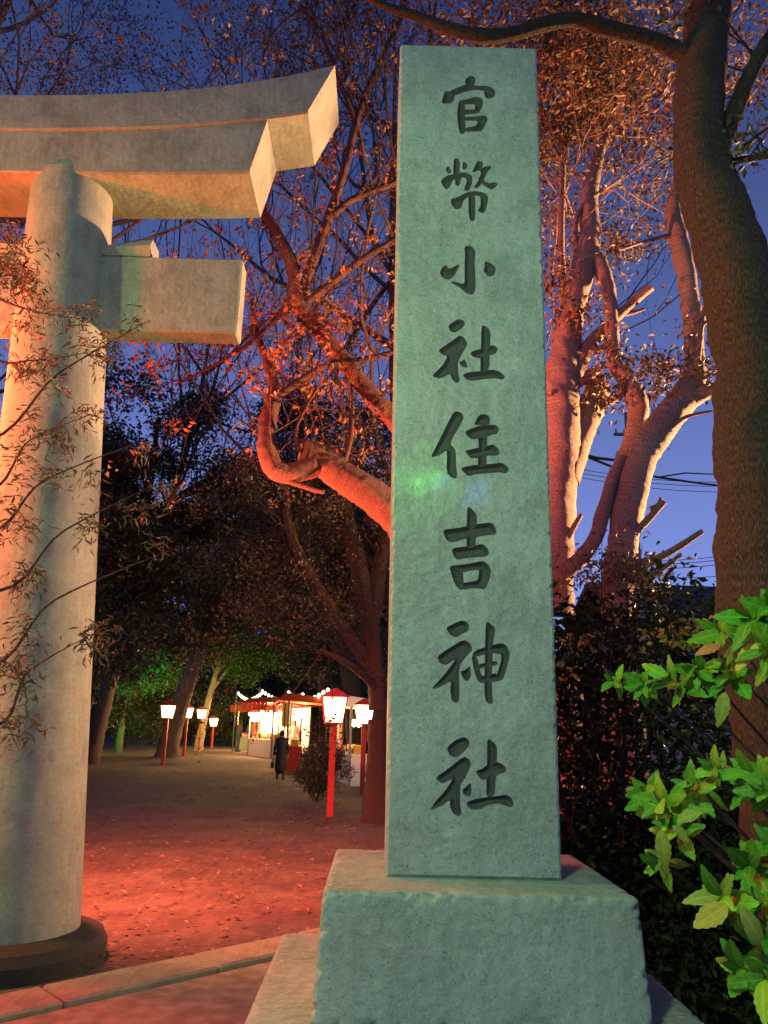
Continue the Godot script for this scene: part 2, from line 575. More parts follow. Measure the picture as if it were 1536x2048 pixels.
func setup_camera_and_sky() -> void:
	var cam := Camera3D.new()
	cam.name = "camera"
	cam.fov = 2.0 * rad_to_deg(atan(1024.0 / 1540.0))
	cam.near = .05
	cam.far = 600
	cam.position = Vector3(0, 1.5, 0)
	cam.basis = Basis(Vector3.RIGHT, deg_to_rad(15.5)) * Basis(Vector3.BACK, deg_to_rad(1.43))
	add_child(cam)
	cam.current = true
	var sky_mat := ProceduralSkyMaterial.new()
	sky_mat.sky_top_color = SKY_TOP
	sky_mat.sky_horizon_color = SKY_HORIZON
	sky_mat.sky_curve = .3
	sky_mat.ground_horizon_color = Color(.10, .11, .16)
	sky_mat.ground_bottom_color = Color(.06, .06, .08)
	sky_mat.sun_angle_max = 0
	var sky := Sky.new()
	sky.sky_material = sky_mat
	var env := Environment.new()
	env.background_mode = Environment.BG_SKY
	env.sky = sky
	env.background_energy_multiplier = 1.1
	env.tonemap_mode = Environment.TONE_MAPPER_LINEAR
	env.tonemap_exposure = 1.0
	env.sdfgi_enabled = true
	env.ssao_enabled = true
	env.ssil_enabled = true
	var we := WorldEnvironment.new()
	we.name = "world"
	we.environment = env
	add_child(we)


func make_materials() -> void:
	var bump := noise_texture(3, .05, [[.2, Color.BLACK], [.8, Color.WHITE]], 5, 512)
	var granite := stone_texture(11, srgb(.27, .305, .255), srgb(.41, .445, .385), .55, 400, .08)
	var granite2 := stone_texture(31, srgb(.24, .265, .185), srgb(.40, .43, .31), .5, 480, .12)
	mat("stone", Color.WHITE, .55, granite, Vector3.ONE * .8, bump, .25)
	mat("torii_stone", Color.WHITE, .8, granite2, Vector3.ONE * .6, bump, .18)
	mat("carving", srgb(.062, .066, .06), .7, null, Vector3.ONE * 4, bump, .2)
	mat("dark_stone", srgb(.09, .09, .08), .85, granite2, Vector3.ONE * .7, bump, .4)
	mat("kerb_stone", srgb(.75, .75, .7), .8, granite2, Vector3.ONE * .9, bump, .3)
	var dirt := stone_texture(5, srgb(.05, .041, .031), srgb(.115, .097, .074), .30, 768, .25)
	mat("dirt", Color.WHITE, .95, dirt, Vector3.ONE * .21, bump, .7)
	var pave := noise_texture(8, .03, [[.2, srgb(.16, .18, .11)], [.8, srgb(.28, .30, .21)]], 6, 512)
	mat("pavement", Color.WHITE, .9, pave, Vector3.ONE * .4, bump, .4)
	var bark := bark_texture(14, .035, [[.25, srgb(.07, .05, .035)], [.5, srgb(.17, .13, .10)], [.75, srgb(.30, .24, .18)]], 6, 512)
	var fissure := bark_texture(14, .035, [[.25, Color.BLACK], [.7, Color.WHITE]], 6, 512)
	bark_mat("bark", Color.WHITE, bark, fissure, 1.6)
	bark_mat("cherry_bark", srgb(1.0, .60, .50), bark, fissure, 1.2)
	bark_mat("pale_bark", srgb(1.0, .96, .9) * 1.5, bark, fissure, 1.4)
	bark_mat("dark_bark", srgb(.52, .47, .40), bark, fissure, 1.6)
	leafy("leaf_dark", .4)
	leafy("leaf_autumn", .6)
	leafy("leaf_hedge", .3)
	M.leaf_hedge.metallic_specular = .22
	mat("red_paint", srgb(.50, .035, .02), .45)
	mat("dark_metal", srgb(.05, .05, .05), .5)
	mat("grey_metal", srgb(.22, .22, .22), .5)
	mat("black_cloth", srgb(.012, .012, .014), .9)
	mat("rope", srgb(.12, .09, .05), .9)
	mat("orange_cloth", srgb(.55, .08, .01), .8)
	mat("red_cloth", srgb(.40, .03, .02), .8)
	mat("white_cloth", srgb(.7, .68, .62), .8)
	mat("yellow_cloth", srgb(.6, .38, .05), .8)
	mat("wood", srgb(.16, .09, .05), .8)
	mat("wall_paint", srgb(.28, .27, .26), .9)
	mat("roof_tile", srgb(.05, .055, .065), .6)
	mat("window_glass", srgb(.03, .035, .05), .1)
	var body := mat("person_cloth", Color.WHITE, .85)
	body.vertex_color_use_as_albedo = true


func build_ground() -> void:
	var xs := [-220.0, -120.0, -60.0, -35.0, -22.0]
	var x := -16.0
	while x <= 8.0:
		xs.append(x); x += .3
	xs.append_array([12.0, 18.0, 30.0, 60.0, 120.0, 220.0])
	var zs := [60.0, 25.0, 10.0]
	var z := 4.0
	while z > -56.0:
		zs.append(z); z -= .25 if z > -16 else .8
	zs.append_array([-62.0, -75.0, -100.0, -150.0, -300.0])
	var n := FastNoiseLite.new()
	n.seed = 4; n.frequency = .35; n.fractal_octaves = 4
	var st := new_st()
	st.set_smooth_group(0)
	var h := func(px: float, pz: float) -> float:
		if px < -16 or px > 8 or pz > 3 or pz < -56: return 0.0
		return n.get_noise_2d(px, pz * 1.6) * .03
	for i in xs.size() - 1:
		for k in zs.size() - 1:
			var q := []
			for e in [[i, k], [i + 1, k], [i + 1, k + 1], [i, k + 1]]:
				q.append(Vector3(xs[e[0]], h.call(xs[e[0]], zs[e[1]]), zs[e[1]]))
			for e in [0, 3, 2, 0, 2, 1]: st.add_vertex(q[e])
	st.index()
	st.generate_normals()
	structure(st, "ground", M.dirt)
	# pavement on the street side, edged by kerb stones running obliquely past the torii foot
	var a := Vector3(-7.4, 0, .65)
	var b := Vector3(.36, 0, -6.85)
	var dir := (b - a).normalized()
	var inn := Vector3(-dir.z, 0, dir.x)
	if inn.z < 0: inn = -inn
	st = new_st()
	var p0 := a + inn * .34; var p1 := b + inn * .34
	for f in [[Vector3(p0.x, .06, 9), Vector3(p0.x, .06, p0.z), Vector3(p1.x, .06, p1.z), Vector3(p1.x, .06, 9)], [Vector3(-30, .06, 9), Vector3(-30, .06, p0.z), Vector3(p0.x, .06, p0.z), Vector3(p0.x, .06, 9)]]:
		face(st, f, Vector3(-3, -5, 0))
	structure(st, "pavement", M.pavement)
	var kerb := Node3D.new()
	kerb.name = "kerb"
	add_child(kerb)
	tag(kerb, "", "", "", "structure")
	var length := (b - a).length()
	var t := 0.0
	while t < length - .3:
		var l := minf(rng.randf_range(.75, .95), length - t)
		st = new_st()
		var xf := Transform3D(Basis(dir, Vector3.UP, dir.cross(Vector3.UP)), a + dir * (t + l / 2) + inn * .17)
		box(st, Vector3(-l / 2 + .006, -.1, -.16), Vector3(l / 2 - .006, .095 + rng.randf_range(-.006, .006), .16), .014, xf)
		part(st, "stone", M.kerb_stone, kerb)
		t += l


# ---------------------------------------------------------------- lamps outside the frame

func street_lamp(at: Vector3, toward: Vector3, height: float, color: Color, energy: float, label: String) -> void:
	var o := thing("street_lamp", at, 0, label, "street lamp", "pale street lamps on the street side")
	var st := new_st()
	lathe(st, [Vector2(.0, 0), Vector2(.16, 0), Vector2(.16, .05), Vector2(.075, .09), Vector2(.06, height - .6), Vector2(.05, height), Vector2(0, height)], 16)
	part(st, "pole", M.grey_metal, o)
	var d := (toward - at)
	d.y = 0
	d = d.normalized()
	st = new_st()
	tube(st, PackedVector3Array([Vector3(0, height - .1, 0), d * .35 + Vector3(0, height + .08, 0), d * .8 + Vector3(0, height + .1, 0)]), PackedFloat32Array([.035, .03, .03]), 8)
	part(st, "arm", M.grey_metal, o)
	st = new_st()
	var xf := Transform3D(Basis.looking_at(d, Vector3.UP), d * 1.05 + Vector3(0, height + .1, 0))
	box(st, Vector3(-.14, -.04, -.32), Vector3(.14, .06, .32), .02, xf)
	part(st, "lamp_head", M.grey_metal, o)
	st = new_st()
	box(st, Vector3(-.11, -.075, -.27), Vector3(.11, -.045, .27), .008, xf)
	part(st, "lamp_glass", M.street_glow, o)
	omni(o, d * 1.05 + Vector3(0, height - .12, 0), color, energy, .1)


func build_street_lamps() -> void:
	glow("street_glow", Color(.85, 1.0, .72), 6.0)
	street_lamp(Vector3(-.95, 0, .66), Vector3(.3, 0, -2.6), 3.25, Color(.82, 1.0, .70), 4.2, "pale greenish street lamp standing on the pavement in front of the inscribed pillar")
	street_lamp(Vector3(-7.0, 0, -2.4), Vector3(-2.5, 0, -5.5), 4.1, Color(.90, 1.0, .58), 14.0, "pale street lamp standing left of the torii")



func paper_lantern(at: Vector3, r: float, hook: float, energy: float, label: String) -> void:
	var o := thing("paper_lantern", at, 0, label, "lantern", "red paper lanterns hanging inside the torii")
	var st := new_st()
	var prof := []
	var ribs := 13
	for k in ribs * 4 + 1:
		var t := float(k) / (ribs * 4)
		var a := (t - .5) * 2.0
		var rr := r * sqrt(maxf(1.0 - pow(absf(a), 2.6) * .78, .05))
		rr += sin(t * ribs * TAU) * r * .022
		prof.append(Vector2(rr, a * r * 1.15))
	lathe(st, prof, 28)
	part(st, "paper_shade", M.red_glow, o)
	for s in [-1, 1]:
		st = new_st()
		var y0: float = r * 1.13 * s; var y1: float = r * 1.32 * s
		lathe(st, [Vector2(0, minf(y0, y1)), Vector2(r * .5, minf(y0, y1)), Vector2(r * .5, maxf(y0, y1)), Vector2(0, maxf(y0, y1))], 20)
		part(st, "cap" if s > 0 else "ring", M.dark_metal, o)
	st = new_st()
	tube(st, PackedVector3Array([Vector3(0, r * 1.3, 0), Vector3(0, hook, 0)]), PackedFloat32Array([.008, .008]), 5)
	part(st, "cord", M.rope, o)
	omni(o, Vector3.ZERO, Color(1.0, .20, .11), energy, .1)


func build_red_lanterns() -> void:
	glow("red_glow", Color(1.0, .20, .10), 3.0)
	paper_lantern(Vector3(-3.46, 4.08, -5.46), .19, .34, 9.0, "lit red paper lantern hanging left of the torii pillar, upper of two")
	paper_lantern(Vector3(-3.47, 3.50, -5.46), .19, .36, 9.0, "lit red paper lantern hanging left of the torii pillar, lower of two")
	added_lantern_stand(Vector3(-4.7, 0, -4.35), 3.3, 17.0, "added dark iron stand for a red paper lantern, unseen at the street side of the torii")


func added_lantern_stand(at: Vector3, height: float, energy: float, label: String) -> void:
	# added iron crook and red lantern, unseen, to redden the pillar's left flank
	var o := thing("added_lantern_stand", at, 0, label, "lantern stand")
	var st := new_st()
	tube(st, PackedVector3Array([Vector3.ZERO, Vector3(0, height + .55, 0), Vector3(.12, height + .68, 0), Vector3(.3, height + .62, 0)]), PackedFloat32Array([.03, .025, .02, .018]), 8)
	part(st, "crook", M.dark_metal, o)
	paper_lantern(at + Vector3(.3, height, 0), .19, .62, energy, "added red paper lantern on the unseen stand left of the torii, reddening the pillar")


func flood(at: Vector3, target: Vector3, height: float, color: Color, energy: float, called: String, label: String, glow_name: String, cone := 60.0) -> void:
	var o := thing(called, at, 0, label, "floodlight")
	var st := new_st()
	tube(st, PackedVector3Array([Vector3.ZERO, Vector3(0, height - .12, 0)]), PackedFloat32Array([.045, .04]), 10)
	part(st, "pole", M.grey_metal, o)
	var d := (target - (at + Vector3(0, height, 0))).normalized()
	var xf := Transform3D(Basis.looking_at(d, Vector3.UP), Vector3(0, height, 0))
	st = new_st()
	box(st, Vector3(-.2, -.15, -.05), Vector3(.2, .15, .07), .02, xf)
	part(st, "housing", M.dark_metal, o)
	st = new_st()
	box(st, Vector3(-.17, -.12, -.062), Vector3(.17, .12, -.052), 0, xf)
	part(st, "lamp_glass", M[glow_name], o)
	var l := SpotLight3D.new()
	l.name = "light"
	l.light_color = color
	l.light_energy = energy
	l.light_size = .2
	l.spot_angle = cone
	l.spot_range = 60
	l.spot_attenuation = 2
	l.shadow_enabled = true
	o.add_child(l)
	l.transform = Transform3D(xf.basis, xf.origin + d * .1)


func build_floodlights() -> void:
	glow("warm_glow", Color(1.0, .82, .62), 8.0)
	glow("red_flood_glow", Color(1.0, .29, .19), 5.0)
	glow("green_glow", Color(.2, 1.0, .3), 4.0)
	flood(Vector3(9.4, 0, -11.3), Vector3(0.3, 7.0, -7.2), 3.6, Color(1.0, .72, .52), 520.0, "floodlight", "warm floodlight on a pole beyond the hedge, right of the pruned trees", "warm_glow", 44.0)
	flood(Vector3(-3.75, 0, -8.2), Vector3(-.9, 4.2, -9.2), .55, Color(1.0, .48, .35), 250.0, "red_floodlight", "low red floodlight behind the torii pillar, aimed up at the cherry tree", "red_flood_glow", 27.0)
	flood(Vector3(-2.78, 0, -6.1), Vector3(-1.4, 0, -8.4), 3.3, Color(1.0, .41, .29), 115.0, "red_floodlight", "added red floodlight on a pole, unseen behind the torii pillar, put in to redden the ground", "red_flood_glow", 58.0)  # added lamp kept out of sight, only there to redden the ground
	flood(Vector3(-12.6, 0, -32.0), Vector3(-11.2, 5.5, -40), .5, Color(.35, 1.0, .38), 90.0, "green_floodlight", "small green floodlight on the ground below the green lit trees", "green_glow", 50.0)


func build_laser_projector() -> void:
	# its few dots fall on the stone pillar
	glow("laser_glow", Color(.2, 1.0, .2), 3.0)
	var at := Vector3(-2.5, 0, -.4)
	var o := thing("laser_projector", at, 0, "small laser projector on a stake left of the camera throwing green and blue dots", "projector")
	var st := new_st()
	tube(st, PackedVector3Array([Vector3.ZERO, Vector3(0, .9, 0)]), PackedFloat32Array([.015, .015]), 8)
	part(st, "stake", M.dark_metal, o)
	var face_at := Vector3(.303, 2.6, -2.63)
	var d0 := (face_at - at - Vector3(0, 1, 0)).normalized()
	var xf := Transform3D(Basis.looking_at(d0, Vector3.UP), Vector3(0, 1, 0))
	st = new_st()
	box(st, Vector3(-.06, -.05, -.08), Vector3(.06, .05, .08), .01, xf)
	part(st, "housing", M.dark_metal, o)
	st = new_st()
	box(st, Vector3(-.03, -.02, -.092), Vector3(.03, .02, -.082), 0, xf)
	part(st, "lens", M.laser_glow, o)
	for e in [[Vector3(0.144, 2.343, -2.63), Color(.35, 1.0, .25), 9.0, .75], [Vector3(0.147, 2.419, -2.63), Color(.4, 1.0, .25), 4.0, 1.3], [Vector3(0.138, 2.277, -2.63), Color(.4, 1.0, .3), 3.0, 1.5], [Vector3(0.055, 2.341, -2.63), Color(.3, 1.0, .3), 3.0, .8], [Vector3(0.329, 2.329, -2.63), Color(.25, .55, 1.0), 8.0, .13], [Vector3(0.207, 2.348, -2.63), Color(.25, .6, 1.0), 6.0, .10], [Vector3(0.327, 2.277, -2.63), Color(.3, .6, 1.0), 6.0, .10]]:
		var l := SpotLight3D.new()
		l.name = "light"
		var from := at + Vector3(0, 1, 0) + d0 * .11
		l.light_color = e[1]
		l.light_energy = e[2]
		l.light_size = .002
		l.spot_angle = e[3]
		l.spot_angle_attenuation = .3
		l.spot_range = 30
		l.spot_attenuation = 2
		l.shadow_enabled = true
		o.add_child(l, true)
		l.transform = Transform3D(Basis.looking_at((e[0] - from).normalized(), Vector3.UP), from - at)


# ---------------------------------------------------------------- monument

func build_monument() -> void:
	var o := thing("inscribed_pillar", Vector3(.303, 0, -2.63), deg_to_rad(.22), "tall square stone pillar with eight dark carved characters on a stepped base", "stone pillar")
	var y0 := 1.043; var y1 := 4.305
	var L0 := -.270; var R0 := .284; var L1 := -.284; var R1 := .299
	var dep := .33
	var st := new_st()
	var bv := .010
	var xl := func(y: float) -> float: return lerpf(L0, L1, (y - y0) / (y1 - y0))
	var xr := func(y: float) -> float: return lerpf(R0, R1, (y - y0) / (y1 - y0))
	var mid := Vector3(0, 2.6, -.16)
	var pa := -.18; var pb := .19
	# carved patches, top to bottom
	var cell := .0026
	var bands := []
	for ch in CHARACTERS:
		var lo := 1e9; var hi := -1e9
		for poly in ch:
			for k in range(1, poly.size(), 2):
				lo = minf(lo, poly[k] * .001); hi = maxf(hi, poly[k] * .001)
		bands.append(Vector2(lo - .008, hi + .008))
	var ys := [y1 - bv]
	for b in bands: ys.append_array([b.y, b.x])
	ys.append(y0 + bv)
	var worn := func(y: float, off: float) -> float: return .0075 + .02 * maxf(0.0, lump_noise.get_noise_2d(y * 14.0, off) - .05) + .002 * lump_noise.get_noise_2d(y * 60.0, off)
	# flat strips between the patches, and margins beside them
	for k in ys.size() - 1:
		var t: float = ys[k]; var b: float = ys[k + 1]
		var steps := int(ceil((t - b) / .015))
		for q in steps:
			var ya := lerpf(t, b, float(q) / steps); var yc := lerpf(t, b, (q + 1.0) / steps)
			for side in [[xl, 1.0, pa, 3.0], [xr, -1.0, pb, 71.0]]:
				var ea: float = side[0].call(ya); var ec: float = side[0].call(yc); var g: float = side[1]
				var wa: float = worn.call(ya, side[3]); var wc: float = worn.call(yc, side[3])
				if q == 0 and k == 0: wa = bv
				if q == steps - 1 and k == ys.size() - 2: wc = bv
				face(st, [Vector3(ea + g * wa, ya, 0), Vector3(side[2], ya, 0), Vector3(side[2], yc, 0), Vector3(ec + g * wc, yc, 0)], mid)
				face(st, [Vector3(ea + g * wa, ya, 0), Vector3(ea, ya, -wa), Vector3(ec, yc, -wc), Vector3(ec + g * wc, yc, 0)], mid)
				face(st, [Vector3(ea, ya, -wa), Vector3(ea, ya, -.05), Vector3(ec, yc, -.05), Vector3(ec, yc, -wc)], mid)
		if k % 2 == 0:
			face(st, [Vector3(pa, t, 0), Vector3(pb, t, 0), Vector3(pb, b, 0), Vector3(pa, b, 0)], mid)
	# bevels, sides, back, top
	for s in [[xl, 1.0], [xr, -1.0]]:
		var fx: Callable = s[0]; var g: float = s[1]
		var ft: float = fx.call(y1); var fb: float = fx.call(y0)
		face(st, [Vector3(fb + g * bv, y0 + bv, 0), Vector3(fx.call(y0 + bv), y0 + bv, -bv), Vector3(fb, y0, -bv)], mid)
		face(st, [Vector3(fx.call(y0 + bv), y0 + bv, -bv), Vector3(fx.call(y0 + bv), y0 + bv, -.05), Vector3(fb, y0, -.05), Vector3(fb, y0, -bv)], mid)
		face(st, [Vector3(ft, y1 - bv, -.05), Vector3(ft, y1 - bv, -dep), Vector3(fb, y0, -dep), Vector3(fb, y0, -.05)], mid)
	var tl: float = xl.call(y1); var tr: float = xr.call(y1)
	face(st, [Vector3(tl + bv, y1 - bv, 0), Vector3(tr - bv, y1 - bv, 0), Vector3(tr - bv, y1, -bv), Vector3(tl + bv, y1, -bv)], mid)
	face(st, [Vector3(tl, y1 - bv, -bv), Vector3(tl + bv, y1, -bv), Vector3(tl + bv, y1, -dep), Vector3(tl, y1 - bv, -dep)], mid)
	face(st, [Vector3(tr, y1 - bv, -bv), Vector3(tr - bv, y1, -bv), Vector3(tr - bv, y1, -dep), Vector3(tr, y1 - bv, -dep)], mid)
	face(st, [Vector3(tl + bv, y1, -bv), Vector3(tr - bv, y1, -bv), Vector3(tr - bv, y1, -dep), Vector3(tl + bv, y1, -dep)], mid)
	face(st, [Vector3(tl, y1 - bv, -bv), Vector3(tl + bv, y1 - bv, 0), Vector3(tl + bv, y1, -bv)], mid)
	face(st, [Vector3(tr, y1 - bv, -bv), Vector3(tr - bv, y1 - bv, 0), Vector3(tr - bv, y1, -bv)], mid)
	face(st, [Vector3(L0, y0, -dep), Vector3(R0, y0, -dep), Vector3(tr, y1 - bv, -dep), Vector3(tl, y1 - bv, -dep)], mid)
	face(st, [Vector3(tl, y1 - bv, -dep), Vector3(tr, y1 - bv, -dep), Vector3(tr - bv, y1, -dep), Vector3(tl + bv, y1, -dep)], mid)
	face(st, [Vector3(L0 + bv, y0 + bv, 0), Vector3(R0 - bv, y0 + bv, 0), Vector3(R0, y0, -bv), Vector3(L0, y0, -bv)], mid)
	var cuts: Array[SurfaceTool] = []
	for i in CHARACTERS.size():
		cuts.append(carve(st, CHARACTERS[i], pa, pb, bands[i].x, bands[i].y, cell))
	var shaft := part(st, "shaft", M.stone, o)
	for c in cuts:
		part(c, "carved_character", M.carving, shaft)
	# stepped base: sloping plinth on a wider foundation
	st = new_st()
	worn_block(st, block_corners(Vector2(-.470, -.575), Vector2(.470, .243), .70, Vector2(-.452, -.555), Vector2(.452, .224), 1.043), .013, .0125, .10)
	part(st, "plinth", M.stone, o)
	st = new_st()
	worn_block(st, block_corners(Vector2(-.70, -.80), Vector2(.70, .52), -.05, Vector2(-.66, -.765), Vector2(.66, .48), .70), .015, .02, .12)
	part(st, "foundation", M.stone, o)


# Cuts one character into the front face: a fine grid whose points sink with their distance from the stroke's outline.
func carve(st: SurfaceTool, ch: Array, xa: float, xb: float, ya: float, yb: float, cell: float) -> SurfaceTool:
	var polys: Array[PackedVector2Array] = []
	var boxes: Array[Rect2] = []
	for raw in ch:
		var p := PackedVector2Array()
		var n: int = raw.size() / 2
		for k in n:   # corners cut twice, as a chisel leaves them
			var a := Vector2(raw[k * 2], raw[k * 2 + 1]) * .001
			var b := Vector2(raw[(k * 2 + 2) % raw.size()], raw[(k * 2 + 3) % raw.size()]) * .001
			p.append(a.lerp(b, .2)); p.append(a.lerp(b, .8))
		polys.append(p)
		var r := Rect2(p[0], Vector2.ZERO)
		for q in p: r = r.expand(q)
		boxes.append(r.grow(cell * 1.5))
	var nx := int(ceil((xb - xa) / cell)); var ny := int(ceil((yb - ya) / cell))
	var hx := (xb - xa) / nx; var hy := (yb - ya) / ny
	var pos := PackedVector3Array(); pos.resize((nx + 1) * (ny + 1))
	var sd := PackedFloat32Array(); sd.resize((nx + 1) * (ny + 1))
	for j in ny + 1:
		for i in nx + 1:
			var p := Vector2(xa + hx * i, ya + hy * j)
			var best := 1.0
			var near := Vector2.ZERO
			for k in polys.size():
				if not boxes[k].has_point(p): continue
				var poly := polys[k]
				var d := 1e9
				var at := Vector2.ZERO
				var m := poly.size()
				for e in m:
					var q := Geometry2D.get_closest_point_to_segment(p, poly[e], poly[(e + 1) % m])
					var dd := p.distance_squared_to(q)
					if dd < d:
						d = dd; at = q
				d = sqrt(d)
				if Geometry2D.is_point_in_polygon(p, poly): d = -d
				if d < best:
					best = d; near = at
			var id := j * (nx + 1) + i
			if best < 1.0 and absf(best) < cell * .5 and i > 0 and j > 0 and i < nx and j < ny:
				p = near; best = 0.0
			sd[id] = best
			pos[id] = Vector3(p.x, p.y, -clampf(-best * 1.25, 0, .017))
	var cut := new_st()
	cut.set_smooth_group(0)
	st.set_normal(Vector3.BACK)
	for j in ny:
		for i in nx:
			var a := j * (nx + 1) + i
			var q := [a, a + 1, a + nx + 2, a + nx + 1]
			var tris := [[0, 3, 2], [0, 2, 1]]
			if sd[q[0]] * sd[q[2]] < 0.0: tris = [[0, 3, 1], [1, 3, 2]]
			for t in tris:
				var s := sd[q[t[0]]] + sd[q[t[1]]] + sd[q[t[2]]]
				var inside := s < 0.0
				for e in t:
					if inside: cut.add_vertex(pos[q[e]])
					else: st.add_vertex(Vector3(pos[q[e]].x, pos[q[e]].y, 0))
	cut.index()
	cut.generate_normals()
	return cut


# ---------------------------------------------------------------- torii

func beam(st: SurfaceTool, cx: float, half0: float, half1: float, zf: float, zb: float, bottom: Callable, top: Callable, n := 44) -> void:
	# a beam along x, curved upward; half0 and half1: half length at the bottom and at the top
	var rows := []
	for i in n + 1:
		var s := lerpf(-1, 1, float(i) / n)
		var xb := cx + s * half0; var xt := cx + s * half1
		var b: float = bottom.call(xb - cx); var t: float = top.call(xt - cx)
		var bv := .015
		rows.append([Vector3(xb, b, zb + bv), Vector3(xb, b, zf - bv), Vector3(xb, b + bv, zf), Vector3(xt, t - bv, zf), Vector3(xt, t, zf - bv), Vector3(xt, t, zb + bv), Vector3(xt, t - bv, zb), Vector3(xb, b + bv, zb)])
	for i in n:
		var mid := Vector3.ZERO
		for p in rows[i]: mid += p / 16.0
		for p in rows[i + 1]: mid += p / 16.0
		for k in 8:
			face(st, [rows[i][k], rows[i + 1][k], rows[i + 1][(k + 1) % 8], rows[i][(k + 1) % 8]], mid)
	for e in [0, n]: face(st, rows[e], Vector3(cx, 6, -5.5))


func build_torii() -> void:
	var cx := -4.9
	var o := thing("torii", Vector3.ZERO, 0, "large pale stone torii gate with upturned lintel, cropped by the left edge", "torii gate")
	for s in [1, -1]:
		var st := new_st()
		var pts := PackedVector3Array(); var rad := PackedFloat32Array()
		for k in 25:
			var t := k / 24.0
			pts.append(Vector3(cx + s * lerpf(2.57, 2.235, t), lerpf(.1, 5.75, t), -5.5))
			rad.append(lerpf(.425, .318, t))
		tube(st, pts, rad, 40)
		part(st, "pillar", M.torii_stone, o)
		st = new_st()
		lathe(st, [Vector2(0, -.05), Vector2(.60, -.05), Vector2(.60, .10), Vector2(.57, .16), Vector2(.49, .19), Vector2(0, .19)], 36, Vector3(cx + s * 2.57, 0, -5.5))
		part(st, "foot_stone", M.dark_stone, o)
		# collar at the top of the pillar
		st = new_st()
		# wedges on the tie beam, both sides of the pillar
		for w in [1, -1]:
			st = new_st()
			var x0: float = cx + s * 2.28 + w * .30
			var x1: float = x0 + w * .40
			var m := Vector3((x0 + x1) / 2, 5.12, -5.5)
			var e0 := []; var e1 := []
			for a in [[-.10, 0.0], [.10, 0.0], [.13, .5], [.08, 1.0], [-.08, 1.0], [-.13, .5]]:
				e0.append(Vector3(x0, 5.072 + a[1] * .10, -5.5 + a[0])); e1.append(Vector3(x1, 5.072 + a[1] * .165, -5.5 + a[0]))
			face(st, e0, m); face(st, e1, m)
			for k in 6: face(st, [e0[k], e1[k], e1[(k + 1) % 6], e0[(k + 1) % 6]], m)
			part(st, "wedge", M.torii_stone, o)
	var st := new_st()
	box(st, Vector3(cx - 3.72, 4.41, -5.60), Vector3(cx + 3.72, 5.07, -5.40), .014)
	part(st, "tie_beam", M.torii_stone, o)
	st = new_st()
	var yb := func(x: float) -> float: return 6.05 + .0008 * pow(x, 4)
	beam(st, cx, 3.76, 3.87, -5.205, -5.795, func(x: float) -> float: return 5.672 + .0003 * pow(x, 4), func(x: float) -> float: return yb.call(x) + .02)
	part(st, "lower_lintel", M.torii_stone, o)
	st = new_st()
	beam(st, cx, 4.20, 4.40, -5.18, -5.82, func(x: float) -> float: return yb.call(x) + .003, func(x: float) -> float: return 6.40 + .00105 * pow(x, 4))
	part(st, "top_lintel", M.torii_stone, o)
	# tablet frame under the lintel, at the middle of the gate
	st = new_st()
	box(st, Vector3(cx - .28, 5.07, -5.58), Vector3(cx + .28, 5.70, -5.36), .02)
	part(st, "tablet", M.torii_stone, o)


# ---------------------------------------------------------------- trees

func twigs(st: SurfaceTool, path: Array, count: int, length: float, r: float, depth: int, tips: Array, from := .25, lift := .15, spread := .7) -> void:
	var pts: PackedVector3Array = path[0]
	for k in count:
		var i := int(lerpf(from, .98, rng.randf()) * (pts.size() - 1))
		var d := (pts[mini(i + 1, pts.size() - 1)] - pts[maxi(i - 1, 0)]).normalized()
		var dir := (d * .5 + Vector3(rng.randfn(), rng.randfn() * .8 + .25, rng.randfn()).normalized()).normalized()
		grow(st, pts[i], dir, length * rng.randf_range(.6, 1.2), r * rng.randf_range(.7, 1.1), depth, tips, spread, lift, 4)


func pick(tips: Array, share: float, jitter: float) -> Array:
	var out := []
	for t in tips:
		var n := share
		while n > 0:
			if rng.randf() < n: out.append(t + Vector3(rng.randfn(), rng.randfn(), rng.randfn()) * jitter)
			n -= 1.0
	return out


